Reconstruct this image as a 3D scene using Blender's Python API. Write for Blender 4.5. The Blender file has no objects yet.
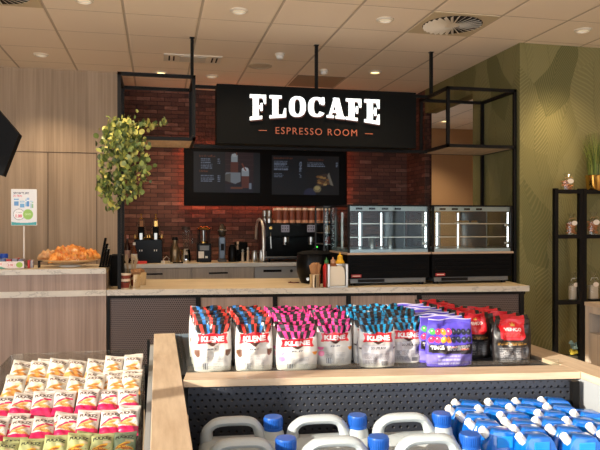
import bpy, bmesh, math, random
import numpy as np
from mathutils import Vector, Matrix, Euler

random.seed(7); rng = np.random.default_rng(7)
SC = bpy.context.scene
COL = SC.collection
EYE, YAW, FPX, PITCH = 1.55, 0.2167, 646.13, -0.003

# ------------------------------------------------------------------ camera
cam_d = bpy.data.cameras.new('camera'); cam = bpy.data.objects.new('camera', cam_d); COL.objects.link(cam)
cam.location = (0, 0, EYE); cam.rotation_euler = (math.pi/2 + PITCH, 0, -YAW)
cam_d.sensor_width = 36; cam_d.lens = FPX/600*36; cam_d.clip_start = .05
SC.camera = cam

# ------------------------------------------------------------------ world, sun, added fill lamps
w = bpy.data.worlds.new('world'); SC.world = w; w.use_nodes = True
bg = w.node_tree.nodes['Background']; bg.inputs[0].default_value = (.75, .87, 1, 1); bg.inputs[1].default_value = 1.6

def light(name, kind, loc, energy, color, direction=None, **kw):
    d = bpy.data.lights.new(name, kind); d.energy = energy; d.color = color
    for k, v in kw.items(): setattr(d, k, v)
    o = bpy.data.objects.new(name, d); COL.objects.link(o); o.location = loc
    if direction is not None:
        o.rotation_euler = Vector(direction).to_track_quat('-Z', 'Y').to_euler()
    return o
SUN_D = (1.0, .42, -.33)
light('sun', 'SUN', (-8, -2, 5), 9.5, (1, .90, .74), SUN_D, angle=.009)
light('left_window_fill', 'AREA', (-3.9, -1.2, 1.5), 130, (.90, .95, 1), (1, .35, -.05), shape='RECTANGLE', size=6.5, size_y=2.4)  # area lamp added in the unseen left window opening to fill the interior
light('back_window_fill', 'AREA', (1.0, -4.9, 1.5), 170, (.94, .96, 1), (0, 1, -.05), shape='RECTANGLE', size=7, size_y=2.4)  # second added area lamp, at the unseen windows behind the camera, brightens the room
SC.view_settings.view_transform = 'Standard'; SC.view_settings.look = 'None'
SC.view_settings.gamma = 1; SC.view_settings.use_curve_mapping = False
SC.view_settings.exposure = -0.05
SC.cycles.use_denoising = True
SC.cycles.max_bounces = 8; SC.cycles.transparent_max_bounces = 24
SC.cycles.sample_clamp_indirect = 4
SC.cycles.caustics_reflective = False; SC.cycles.caustics_refractive = False

# ------------------------------------------------------------------ helpers
def s2l(c):
    c = np.asarray(c, float)/255
    return np.where(c <= .04045, c/12.92, ((c+.055)/1.055)**2.4)
def rgb(r, g, b): return tuple(s2l((r, g, b)))+(1,)

def ray(px, py):
    cy, sy = math.cos(YAW), math.sin(YAW); cp, sp = math.cos(PITCH), math.sin(PITCH)
    f = Vector((sy*cp, cy*cp, sp)); r = Vector((cy, -sy, 0)); u = r.cross(f)
    return f + r*((px-300)/FPX) + u*((225-py)/FPX)
O = Vector((0, 0, EYE))
def atY(px, py, Y): d = ray(px, py); return O + d*(Y/d.y)
def atZ(px, py, Z): d = ray(px, py); return O + d*((Z-EYE)/d.z)

def mat(name, color, rough=.5, metal=0, spec=.5, emit=None, es=1, coat=0, trans=0, ior=1.45, alpha=1):
    m = bpy.data.materials.new(name); m.use_nodes = True
    b = m.node_tree.nodes['Principled BSDF']
    b.inputs['Base Color'].default_value = color if len(color) == 4 else (*color, 1)
    b.inputs['Roughness'].default_value = rough; b.inputs['Metallic'].default_value = metal
    b.inputs['Specular IOR Level'].default_value = spec
    b.inputs['Coat Weight'].default_value = coat
    b.inputs['Transmission Weight'].default_value = trans; b.inputs['IOR'].default_value = ior
    if emit is not None:
        b.inputs['Emission Color'].default_value = emit; b.inputs['Emission Strength'].default_value = es
    return m

class N:
    """tiny node helper"""
    def __init__(s, m): s.t = m.node_tree; s.b = s.t.nodes['Principled BSDF']
    def n(s, typ, **kw):
        x = s.t.nodes.new(typ)
        ins = kw.pop('ins', {})
        for k, v in kw.items(): setattr(x, k, v)
        for k, v in ins.items(): s.set(x.inputs[k], v)
        return x
    def set(s, sock, v):
        if hasattr(v, 'is_output'): s.t.links.new(v, sock)
        else: sock.default_value = v
    def math(s, op, a, b=0, c=0):
        x = s.t.nodes.new('ShaderNodeMath'); x.operation = op
        s.set(x.inputs[0], a); s.set(x.inputs[1], b); s.set(x.inputs[2], c); return x.outputs[0]
    def obj(s): return s.n('ShaderNodeTexCoord').outputs['Object']
    def gen_world(s): return s.n('ShaderNodeNewGeometry').outputs['Position']
    def mapping(s, v, scale=(1, 1, 1), loc=(0, 0, 0)):
        x = s.n('ShaderNodeMapping'); s.set(x.inputs['Vector'], v); x.inputs['Scale'].default_value = scale
        x.inputs['Location'].default_value = loc; return x.outputs[0]
    def noise(s, v, scale, detail=3, rough=.5):
        x = s.n('ShaderNodeTexNoise'); s.set(x.inputs['Vector'], v); x.inputs['Scale'].default_value = scale
        x.inputs['Detail'].default_value = detail; x.inputs['Roughness'].default_value = rough; return x.outputs['Fac']
    def ramp(s, f, stops):
        x = s.n('ShaderNodeValToRGB'); s.set(x.inputs[0], f); e = x.color_ramp.elements
        while len(e) < len(stops): e.new(.5)
        for i, (p, c) in enumerate(stops): e[i].position = p; e[i].color = c
        return x.outputs[0]
    def mix(s, f, a, b):
        x = s.n('ShaderNodeMix', data_type='RGBA'); s.set(x.inputs[0], f); s.set(x.inputs[6], a); s.set(x.inputs[7], b)
        return x.outputs[2]
    def sep(s, v): return s.n('ShaderNodeSeparateXYZ', ins={0: v}).outputs
    def comb(s, x, y, z): return s.n('ShaderNodeCombineXYZ', ins={0: x, 1: y, 2: z}).outputs[0]
    def bump(s, h, strength=.3, dist=.01):
        x = s.n('ShaderNodeBump'); s.set(x.inputs['Height'], h); x.inputs['Strength'].default_value = strength
        x.inputs['Distance'].default_value = dist; s.t.links.new(x.outputs[0], s.b.inputs['Normal'])
    def color(s, c): s.set(s.b.inputs['Base Color'], c)

def wood(name, c1, c2, axis=2, rough=.5, fine=60, long=1.2, world=True):
    m = mat(name, c1, rough, spec=.35); k = N(m)
    v = k.gen_world() if world else k.obj()
    sc = [fine]*3; sc[axis] = long
    a = k.noise(k.mapping(v, tuple(sc)), 1, 4, .6)
    sc2 = [fine/6]*3; sc2[axis] = long*.5
    b = k.noise(k.mapping(v, tuple(sc2)), 1, 2, .5)
    f = k.math('ADD', k.math('MULTIPLY', a, .6), k.math('MULTIPLY', b, .5))
    k.color(k.ramp(f, [(.38, c2), (.68, c1)]))
    k.bump(a, .06, .003)
    return m

def architectural_glass(name, tint=(1, 1, 1, 1), gloss=.10, rough=.02, mul=.4):
    m = bpy.data.materials.new(name); m.use_nodes = True; t = m.node_tree; t.nodes.clear()
    o = t.nodes.new('ShaderNodeOutputMaterial'); tr = t.nodes.new('ShaderNodeBsdfTransparent'); tr.inputs[0].default_value = tint
    gl = t.nodes.new('ShaderNodeBsdfGlossy'); gl.inputs['Roughness'].default_value = rough
    fr = t.nodes.new('ShaderNodeLayerWeight'); fr.inputs[0].default_value = .25
    ad = t.nodes.new('ShaderNodeMath'); ad.operation = 'MULTIPLY_ADD'; ad.inputs[1].default_value = mul; ad.inputs[2].default_value = gloss
    mx = t.nodes.new('ShaderNodeMixShader')
    t.links.new(fr.outputs['Fresnel'], ad.inputs[0]); t.links.new(ad.outputs[0], mx.inputs[0])
    t.links.new(tr.outputs[0], mx.inputs[1]); t.links.new(gl.outputs[0], mx.inputs[2]); t.links.new(mx.outputs[0], o.inputs[0])
    return m

def printed(name, rough=.4, coat=0, emit=0, attr='print', bump=0, metal=0):
    m = mat(name, (.8, .8, .8, 1), rough, coat=coat, metal=metal); k = N(m)
    a = k.n('ShaderNodeAttribute', attribute_name=attr)
    k.color(a.outputs['Color'])
    if emit:
        k.t.links.new(a.outputs['Color'], k.b.inputs['Emission Color']); k.b.inputs['Emission Strength'].default_value = emit
    if bump: k.bump(k.noise(k.obj(), 22, 3), bump, .01)
    return m

class B:
    """collects shapes, then links them as ONE mesh object"""
    def __init__(s): s.bm = bmesh.new()
    def _m(s, verts, M): 
        if M is not None: bmesh.ops.transform(s.bm, matrix=M, verts=verts)
    def box(s, x0, x1, y0, y1, z0, z1, bev=0, M=None):
        r = bmesh.ops.create_cube(s.bm, size=1); vs = r['verts']
        bmesh.ops.transform(s.bm, matrix=Matrix.Translation(((x0+x1)/2, (y0+y1)/2, (z0+z1)/2)) @ Matrix.Diagonal((abs(x1-x0), abs(y1-y0), abs(z1-z0), 1)), verts=vs)
        if bev:
            es = list({e for v in vs for e in v.link_edges})
            r = bmesh.ops.bevel(s.bm, geom=es, offset=bev, segments=2, affect='EDGES', profile=.6); vs = list({v for f in r['faces'] for v in f.verts} | {v for v in vs if v.is_valid})
        s._m(vs, M); return s
    def cyl(s, p0, p1, r0, r1=None, n=20, cap=True):
        p0, p1 = Vector(p0), Vector(p1); r1 = r0 if r1 is None else r1
        d = p1-p0; q = d.to_track_quat('Z', 'Y').to_matrix()
        A = [s.bm.verts.new(p0+q@Vector((math.cos(a)*r0, math.sin(a)*r0, 0))) for a in [2*math.pi*i/n for i in range(n)]]
        C = [s.bm.verts.new(p1+q@Vector((math.cos(a)*r1, math.sin(a)*r1, 0))) for a in [2*math.pi*i/n for i in range(n)]]
        for i in range(n): s.bm.faces.new((A[i], A[(i+1) % n], C[(i+1) % n], C[i]))
        if cap: s.bm.faces.new(A[::-1]); s.bm.faces.new(C)
        return s
    def lathe(s, prof, c=(0, 0, 0), n=24, sx=1, sy=1):
        """prof: list of (r, z)"""
        c = Vector(c); rings = []
        for r, z in prof:
            if r < 1e-5: rings.append([s.bm.verts.new(c+Vector((0, 0, z)))])
            else: rings.append([s.bm.verts.new(c+Vector((r*sx*math.cos(2*math.pi*i/n), r*sy*math.sin(2*math.pi*i/n), z))) for i in range(n)])
        for a, b in zip(rings, rings[1:]):
            for i in range(n):
                j = (i+1) % n
                if len(a) == 1 and len(b) == 1: continue
                if len(a) == 1: s.bm.faces.new((a[0], b[j], b[i]))
                elif len(b) == 1: s.bm.faces.new((a[i], a[j], b[0]))
                else: s.bm.faces.new((a[i], a[j], b[j], b[i]))
        return s
    def tube(s, path, r, n=8, closed=False, ry=None):
        path = [Vector(p) for p in path]; L = len(path); rings = []
        prev = None
        for i, p in enumerate(path):
            a = path[(i-1) % L] if (closed or i) else p; b = path[(i+1) % L] if (closed or i < L-1) else p
            t = (b-a).normalized()
            up = Vector((0, 1, 0)) if abs(t.y) < .9 else Vector((1, 0, 0))
            x = t.cross(up).normalized(); y = x.cross(t).normalized()
            rr = r[i] if isinstance(r, (list, tuple)) else r; rv = ry if ry else rr
            rings.append([s.bm.verts.new(p+x*rr*math.cos(2*math.pi*k/n)+y*rv*math.sin(2*math.pi*k/n)) for k in range(n)])
        rng_ = range(L) if closed else range(L-1)
        for i in rng_:
            a, b = rings[i], rings[(i+1) % L]
            for k in range(n): s.bm.faces.new((a[k], a[(k+1) % n], b[(k+1) % n], b[k]))
        if not closed: s.bm.faces.new(rings[0][::-1]); s.bm.faces.new(rings[-1])
        return s
    def prism(s, poly, y0, y1, M=None, axes='xz'):
        """poly in a plane (x,z), extruded along y"""
        def P(a, b, d): return {'xz': (a, d, b), 'xy': (a, b, d), 'yz': (d, a, b)}[axes]
        A = [s.bm.verts.new(P(a, b, y0)) for a, b in poly]; C = [s.bm.verts.new(P(a, b, y1)) for a, b in poly]
        n = len(poly)
        s.bm.faces.new(A); s.bm.faces.new(C[::-1])
        for i in range(n): s.bm.faces.new((A[i], C[i], C[(i+1) % n], A[(i+1) % n]))
        s._m(A+C, M); return s
    def quad(s, *ps):
        s.bm.faces.new([s.bm.verts.new(p) for p in ps]); return s
    def build(s, name, m, parent=None, smooth=False, loc=None, label=None):
        bmesh.ops.recalc_face_normals(s.bm, faces=s.bm.faces)
        me = bpy.data.meshes.new(name); s.bm.to_mesh(me); s.bm.free()
        if smooth:
            me.shade_smooth(); me.set_sharp_from_angle(angle=.7)
        me.materials.append(m)
        o = bpy.data.objects.new(name, me); COL.objects.link(o)
        if parent is not None: o.parent = parent
        if loc is not None: o.location = loc
        if label: o['label'] = label
        return o

def tag(o, label, cat, group=None, kind=None):
    o['label'] = label; o['category'] = cat
    if group: o['group'] = group
    if kind: o['kind'] = kind
    return o
def thing(name, label, cat, loc=(0, 0, 0), rz=0, group=None):
    o = bpy.data.objects.new(name, None); COL.objects.link(o); o.location = loc; o.rotation_euler = (0, 0, rz)
    o.empty_display_size = .05
    return tag(o, label, cat, group)
def struct(o): o['kind'] = 'structure'; return o
def dup(root, loc, rz=0, label=None, group=None, scale=None, rot=None):
    r = root.copy(); COL.objects.link(r); r.location = loc; r.rotation_euler = rot if rot else (0, 0, rz)
    if scale: r.scale = scale
    if label: r['label'] = label
    if group: r['group'] = group
    for ch in list(root.children):
        c = ch.copy(); COL.objects.link(c); c.parent = r
        for g in ch.children:
            d = g.copy(); COL.objects.link(d); d.parent = c
    return r

# --- text -> mesh / raster
def text_mesh(txt, size=1, bold=0, extrude=0, space=1, align='CENTER'):
    cu = bpy.data.curves.new('t', 'FONT'); cu.body = txt; cu.size = size; cu.align_x = align; cu.align_y = 'CENTER'
    cu.offset = bold; cu.extrude = extrude; cu.space_character = space; cu.resolution_u = 3
    o = bpy.data.objects.new('t', cu); COL.objects.link(o); bpy.context.view_layer.update()
    me = bpy.data.meshes.new_from_object(o.evaluated_get(bpy.context.evaluated_depsgraph_get()))
    bpy.data.objects.remove(o); bpy.data.curves.remove(cu); return me
def text_tris(txt, bold=0.0, space=1):
    me = text_mesh(txt, 1, bold, space=space); me.calc_loop_triangles()
    V = np.array([v.co[:2] for v in me.vertices]); T = np.array([t.vertices[:] for t in me.loop_triangles])
    bpy.data.meshes.remove(me)
    V -= V.min(0); V /= np.maximum(V.max(0), 1e-6)
    return V, T
_tc = {}
class Img:
    """small raster (row 0 = bottom) that becomes a mesh's colour attribute; sRGB in"""
    def __init__(s, w, h, c): s.w, s.h = w, h; s.a = np.ones((h, w, 3))*np.array(c, float); s.X, s.Y = np.meshgrid((np.arange(w)+.5)/w, (np.arange(h)+.5)/h)
    def put(s, m, c): s.a[m] = c; return s
    def rect(s, x0, y0, x1, y1, c): return s.put((s.X >= x0) & (s.X <= x1) & (s.Y >= y0) & (s.Y <= y1), c)
    def ell(s, x, y, rx, ry, c, a=0):
        dx, dy = s.X-x, s.Y-y; ca, sa = math.cos(a), math.sin(a)
        return s.put(((dx*ca+dy*sa)/rx)**2+((-dx*sa+dy*ca)/ry)**2 <= 1, c)
    def poly(s, pts, c):
        m = np.zeros_like(s.X, bool); n = len(pts)
        for i in range(n):
            (x0, y0), (x1, y1) = pts[i], pts[(i+1) % n]
            if y0 == y1: continue
            k = ((s.Y >= min(y0, y1)) & (s.Y < max(y0, y1))) & (s.X < x0+(s.Y-y0)*(x1-x0)/(y1-y0)); m ^= k
        return s.put(m, c)
    def text(s, txt, x0, y0, x1, y1, c, bold=0.0, arch=0, space=1, tilt=0):
        key = (txt, bold, space)
        if key not in _tc: _tc[key] = text_tris(txt, bold, space)
        V, T = _tc[key]; P = np.stack([x0+V[:, 0]*(x1-x0), y0+V[:, 1]*(y1-y0)+arch*(1-(2*V[:, 0]-1)**2)+tilt*V[:, 0]], 1)
        m = np.zeros_like(s.X, bool)
        for t in T:
            a, b, d = P[t[0]], P[t[1]], P[t[2]]
            i0, i1 = int(max(0, min(a[0], b[0], d[0])*s.w-1)), int(min(s.w, max(a[0], b[0], d[0])*s.w+2))
            j0, j1 = int(max(0, min(a[1], b[1], d[1])*s.h-1)), int(min(s.h, max(a[1], b[1], d[1])*s.h+2))
            if i1 <= i0 or j1 <= j0: continue
            X, Y = s.X[j0:j1, i0:i1], s.Y[j0:j1, i0:i1]
            e = lambda p, q: (q[0]-p[0])*(Y-p[1])-(q[1]-p[1])*(X-p[0])
            u, v, w_ = e(a, b), e(b, d), e(d, a)
            m[j0:j1, i0:i1] |= ((u >= 0) & (v >= 0) & (w_ >= 0)) | ((u <= 0) & (v <= 0) & (w_ <= 0))
        return s.put(m, c)
    def lines(s, x0, y0, x1, y1, n, c, fill=.5, seed=1):
        r = random.Random(seed); hgt = (y1-y0)/n
        for i in range(n):
            x = x0; y = y0+i*hgt
            end = x1-(x1-x0)*.25*r.random()
            while x < end:
                l = (x1-x0)*r.uniform(.06, .2); s.rect(x, y+hgt*(1-fill)/2, min(x+l, end), y+hgt*(1+fill)/2, c); x += l+(x1-x0)*.03
        return s
    def lin(s): return s2l(s.a)
def set_cols(me, cols, name='print'):
    """cols: (nverts,3) linear"""
    at = me.color_attributes.new(name, 'FLOAT_COLOR', 'POINT')
    f = np.ones((len(cols), 4), np.float32); f[:, :3] = cols; at.data.foreach_set('color', f.ravel())
def grid_mesh(name, P, cols=None, smooth=True, P2=None, cols2=None):
    """P: (h,w,3) vertices; optional back sheet P2"""
    h, w_ = P.shape[:2]
    idx = np.arange(h*w_).reshape(h, w_)
    q = np.stack([idx[:-1, :-1], idx[:-1, 1:], idx[1:, 1:], idx[1:, :-1]], -1).reshape(-1, 4)
    V = P.reshape(-1, 3); C = cols.reshape(-1, 3) if cols is not None else None; F = [q]
    if P2 is not None:
        n = h*w_; F.append(q[:, ::-1]+n); V = np.concatenate([V, P2.reshape(-1, 3)])
        if C is not None: C = np.concatenate([C, (cols2 if cols2 is not None else cols).reshape(-1, 3)])
        ring = np.concatenate([idx[0, :], idx[1:, -1], idx[-1, -2::-1], idx[-2:0:-1, 0]]); r2 = np.roll(ring, -1)
        F.append(np.stack([ring, ring+n, r2+n, r2], -1))
    F = np.concatenate(F)
    me = bpy.data.meshes.new(name); me.from_pydata(V.tolist(), [], F.tolist())
    if C is not None: set_cols(me, C)
    if smooth: me.shade_smooth()
    me.update(); return me
def mobj(name, me, m, parent=None, label=None):
    if not me.materials: me.materials.append(m)
    o = bpy.data.objects.new(name, me); COL.objects.link(o)
    if parent is not None: o.parent = parent
    if label: o['label'] = label
    return o
def flat_print(name, img, m, o, ux, uz, parent=None, label=None, thick=None):
    """picture on a flat sheet: o = lower left corner, ux / uz full side vectors"""
    o, ux, uz = np.array(o, float), np.array(ux, float), np.array(uz, float)
    X, Y = np.meshgrid(np.linspace(0, 1, img.w), np.linspace(0, 1, img.h))
    P = o+X[..., None]*ux+Y[..., None]*uz
    return mobj(name, grid_mesh(name, P, img.lin(), smooth=False), m, parent, label)

# ------------------------------------------------------------------ materials
M = {}
M['black'] = mat('black_steel', rgb(13, 12, 12), .5, spec=.2)
M['blackgloss'] = mat('black_gloss', rgb(5, 5, 6), .3, spec=.18)
M['blackmatt'] = mat('black_matt', rgb(10, 10, 11), .8, spec=.15)
M['steel'] = mat('brushed_steel', rgb(185, 182, 176), .28, metal=1)
M['darksteel'] = mat('dark_steel', rgb(70, 72, 74), .4, metal=.7)
M['brass'] = mat('brass', rgb(190, 150, 85), .25, metal=1)
M['gold'] = mat('gold', rgb(214, 170, 92), .2, metal=1)
M['white'] = mat('white_paint', rgb(228, 224, 215), .5)
M['whiteplastic'] = mat('white_plastic', rgb(235, 232, 224), .4)
M['greymetal'] = mat('grey_metal', rgb(120, 124, 128), .45)
M['glass'] = architectural_glass('clear_glass', (.93, .97, .96, 1), .02)
M['glasstint'] = architectural_glass('tinted_glass', (.74, .80, .80, 1), .0, .05, .12)
M['acrylic'] = architectural_glass('acrylic', (.93, .95, .93, 1), .05, .05)
M['film'] = architectural_glass('cellophane', (.97, .97, .96, 1), .05, .12)
M['wallwood'] = wood('grey_oak_wall', rgb(184, 162, 138), rgb(150, 130, 108), 2, .6, 45, .9)
M['counterwood'] = wood('grey_oak_counter', rgb(172, 150, 138), rgb(138, 119, 109), 2, .5, 70, 1.2)
M['cabwood'] = wood('grey_cabinet', rgb(190, 182, 172), rgb(164, 156, 148), 2, .5, 70, 1.5)
M['lightwood'] = wood('light_oak', rgb(212, 190, 164), rgb(184, 160, 134), 1, .45, 55, 5, world=False)
M['lightwoodx'] = wood('light_oak_rim', rgb(206, 184, 158), rgb(178, 154, 128), 0, .45, 55, 5, world=False)
M['kraft'] = mat('kraft_paper', rgb(176, 128, 86), .8)
M['greenleaf'] = None
M['led'] = mat('led_strip', (1, 1, 1, 1), .5, emit=(1, .95, .85, 1), es=9)

# brick
m = mat('brick', rgb(110, 50, 35), .75); k = N(m)
p = k.sep(k.gen_world())
vec = k.comb(k.math('ADD', p[0], p[1]), p[2], 0)
br = k.n('ShaderNodeTexBrick', ins={'Vector': vec, 'Scale': 1, 'Mortar Size': .0035, 'Mortar Smooth': .3, 'Brick Width': .17, 'Row Height': .052, 'Bias': 0,
     'Color1': (0, 0, 0, 1), 'Color2': (1, 1, 1, 1), 'Mortar': (.5, .5, .5, 1)})
br.offset = .5
tone = k.math('ADD', k.math('MULTIPLY', br.outputs['Color'], .75), k.math('MULTIPLY', k.noise(k.mapping(k.gen_world(), (9, 9, 22)), 1, 3), .45))
bc = k.ramp(tone, [(.12, rgb(60, 40, 36)), (.5, rgb(90, 56, 47)), (.85, rgb(108, 68, 56)), (1.0, rgb(134, 94, 80))])
k.color(k.mix(br.outputs['Fac'], bc, rgb(46, 30, 27)))
h = k.math('ADD', k.math('MULTIPLY', k.math('SUBTRACT', 1, br.outputs['Fac']), 1), k.math('MULTIPLY', br.outputs['Color'], .9))
h = k.math('ADD', h, k.math('MULTIPLY', k.noise(k.gen_world(), 40, 3), .5))
k.bump(h, 1, .03); M['brick'] = m

# ceiling tiles with the T-bar grid
GX, GY, CZ = -.8631, 4.7744, 3.233
m = mat('ceiling_tile', rgb(214, 203, 188), .85, spec=.2); k = N(m); p = k.sep(k.gen_world())
fx = k.math('ABSOLUTE', k.math('SUBTRACT', k.math('FRACT', k.math('ADD', k.math('DIVIDE', k.math('SUBTRACT', p[0], GX), .6), .5)), .5))
fy = k.math('ABSOLUTE', k.math('SUBTRACT', k.math('FRACT', k.math('ADD', k.math('DIVIDE', k.math('SUBTRACT', p[1], GY), .6), .5)), .5))
bx = k.math('LESS_THAN', fx, .0175); by = k.math('LESS_THAN', fy, .008)
bar = k.math('MAXIMUM', bx, by)
tn = k.noise(k.gen_world(), 300, 2)
tc = k.mix(tn, rgb(232, 217, 198), rgb(242, 228, 210))
k.color(k.mix(bar, tc, rgb(190, 176, 158)))
ex = k.math('MINIMUM', k.math('MULTIPLY', k.math('SUBTRACT', fx, .0175), 60), 1); ey = k.math('MINIMUM', k.math('MULTIPLY', k.math('SUBTRACT', fy, .008), 90), 1)
k.bump(k.math('MINIMUM', ex, ey), .35, .008); M['ceil'] = m

# leaf wallpaper: stretched cells, each with its own tone and slanting veins
m = mat('leaf_wallpaper', rgb(120, 115, 70), .7, spec=.25); k = N(m)
g = k.gen_world(); p = k.sep(g)
u = k.math('ADD', p[0], k.math('MULTIPLY', p[1], 1))
warp = k.noise(k.comb(u, p[2], 0), 1.7, 1)
u2 = k.math('ADD', k.math('MULTIPLY', u, 3.9), k.math('MULTIPLY', warp, 1.0))
z2 = k.math('ADD', k.math('MULTIPLY', p[2], 1.7), k.math('MULTIPLY', k.math('SINE', k.math('MULTIPLY', u, 5.0)), .25))
vv = k.comb(u2, z2, 0)
vo = k.n('ShaderNodeTexVoronoi', voronoi_dimensions='2D', ins={'Vector': vv, 'Scale': 1.0, 'Randomness': .85})
pos = k.sep(vo.outputs['Position']); cc = k.sep(vo.outputs['Color'])
dx = k.math('SUBTRACT', u2, pos[0]); dz = k.math('SUBTRACT', z2, pos[1])
tilt = k.math('MULTIPLY', k.math('SUBTRACT', cc[1], .5), .9)
dxx = k.math('ADD', dx, k.math('MULTIPLY', dz, tilt))
vein = k.math('SINE', k.math('MULTIPLY', k.math('SUBTRACT', dz, k.math('MULTIPLY', k.math('ABSOLUTE', dxx), .75)), 84))
rib = k.math('LESS_THAN', k.math('ABSOLUTE', dxx), .025)
base = k.ramp(cc[0], [(0, rgb(98, 95, 58)), (.5, rgb(116, 110, 70)), (1, rgb(134, 126, 84))])
vc = k.mix(k.math('MULTIPLY', k.math('MAXIMUM', vein, 0), k.math('MULTIPLY_ADD', cc[2], .40, .16)), base, rgb(154, 144, 98))
k.color(k.mix(k.math('MULTIPLY', rib, .22), vc, rgb(94, 92, 55))); k.bump(vein, .08, .002); M['leafwall'] = m

# marble edge, beige top
m = mat('marble_edge', rgb(222, 218, 208), .3); k = N(m)
n1 = k.noise(k.mapping(k.gen_world(), (2.2, 2.2, 5)), 1, 5, .65)
vn = k.math('ABSOLUTE', k.math('SUBTRACT', n1, .5))
k.color(k.ramp(vn, [(0, rgb(168, 162, 154)), (.014, rgb(202, 195, 184)), (.2, rgb(214, 208, 196))])); M['marble'] = m
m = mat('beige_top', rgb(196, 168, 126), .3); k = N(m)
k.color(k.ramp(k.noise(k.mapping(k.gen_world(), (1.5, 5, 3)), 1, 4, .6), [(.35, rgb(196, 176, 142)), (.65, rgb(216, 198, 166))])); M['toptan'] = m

# perforated metal mesh (counter) and pegboard
m = mat('perforated_mesh', rgb(60, 50, 50), .5, metal=.3); k = N(m); p = k.sep(k.obj())
ax = k.math('MULTIPLY', p[0], 1/.016); az = k.math('MULTIPLY', p[2], 1/.016)
row = k.math('FLOOR', az); ax = k.math('ADD', ax, k.math('MULTIPLY', row, .5))
ddx = k.math('SUBTRACT', k.math('FRACT', ax), .5); ddz = k.math('SUBTRACT', k.math('FRACT', az), .5)
d2 = k.math('ADD', k.math('MULTIPLY', ddx, ddx), k.math('MULTIPLY', ddz, ddz))
k.color(k.mix(k.math('LESS_THAN', d2, .1), rgb(104, 90, 86), rgb(34, 26, 28))); M['mesh'] = m
m = mat('pegboard', rgb(62, 68, 80), .42, metal=.2); k = N(m); p = k.sep(k.obj())
SPX, SPZ = .027, .0225
az = k.math('DIVIDE', p[2], SPZ); row = k.math('FLOOR', az)
ax = k.math('ADD', k.math('DIVIDE', p[0], SPX), k.math('MULTIPLY', row, .5))
ddx = k.math('MULTIPLY', k.math('SUBTRACT', k.math('FRACT', ax), .5), SPX); ddz = k.math('MULTIPLY', k.math('SUBTRACT', k.math('FRACT', az), .5), SPZ)
d2 = k.math('SQRT', k.math('ADD', k.math('MULTIPLY', ddx, ddx), k.math('MULTIPLY', ddz, ddz)))
strip = k.math('LESS_THAN', p[2], -.035)
hole = k.math('MULTIPLY', k.math('LESS_THAN', d2, .0046), strip)
k.color(k.mix(hole, rgb(54, 58, 68), rgb(4, 4, 6)))
k.bump(k.math('MULTIPLY', k.math('MINIMUM', k.math('MULTIPLY', k.math('SUBTRACT', d2, .0042), 700), 1), strip), .5, .003); M['peg'] = m
M['floor'] = mat('floor_tile', rgb(214, 198, 176), .5)

# ------------------------------------------------------------------ the room
XL, XR, YB = -4.0, 7.0, -5.0
struct(B().box(XL, XR, YB, 11, -.05, 0).build('floor', M['floor']))
struct(B().box(XL, XR, YB, 11, CZ, CZ+.06).build('ceiling', M['ceil']))
# wood clad wall at the back left with cupboard doors
WY = 7.49
wl = struct(B().box(XL, -.40, WY, WY+.1, 0, CZ).box(-.5, -.40, WY+.1, 8.4, 0, CZ).build('wall_back_left', M['wallwood']))
M['groove'] = mat('groove', rgb(84, 68, 56), .8)
gb = B().box(XL, -.657, WY-.003, WY+.002, 2.321, 2.329).box(-.664, -.657, WY-.003, WY+.002, .1, 2.33).box(-1.175, -1.168, WY-.004, WY+.002, .1, 2.32)
for x in (-1.7, -2.22, -2.74, -3.26): gb.box(x-.005, x+.005, WY-.004, WY+.002, .1, 2.32)
struct(gb.build('trim_1', M['groove'], label='dark joint lines between the wood wall doors'))
struct(B().box(-.5, 3.66, 8.25, 8.4, 0, CZ).box(3.3, 3.36, 7.64, 8.25, 0, CZ).build('wall_back', M['brick']))
struct(B().box(3.3, 3.45, 5.45, 6.37, 0, CZ).box(3.3, 3.45, 6.37, 7.64, 2.94, CZ).box(3.45, XR, 5.45, 5.6, 0, CZ).build('wall_right', M['leafwall']))
M['beige'] = mat('beige_plaster', rgb(196, 158, 118), .8)
struct(B().box(3.0, XR, 10.7, 10.85, 0, CZ).box(XR, XR+.1, YB, 11, 0, CZ).build('wall_far', M['beige']))
M['plaster'] = mat('plaster', rgb(205, 195, 180), .85)
# left wall and back wall with the tall shop windows the sun comes through
WH = 2.92
b = B().box(XL-.1, XL, 2.4, WY, 0, CZ).box(XL-.1, XL, YB, 2.4, WH, CZ).box(XL-.1, XL, YB, 2.4, 0, .25)
struct(b.build('wall_left', M['plaster']))
b = B().box(XL, XR, YB-.1, YB, WH, CZ).box(XL, XR, YB-.1, YB, 0, .25)
struct(b.build('wall_front', M['plaster']))
b = B()
for y in (YB+.05, -3.3, -1.4, .42, 2.36): b.box(XL-.1, XL-.02, y-.045, y+.045, .25, WH)
struct(b.build('window_1', M['black']))
b = B()
for x in (-4, -2, 0, 2, 4, 6): b.box(x-.03, x+.03, YB-.08, YB-.02, .25, WH)
struct(b.build('window_2', M['black']))

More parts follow.
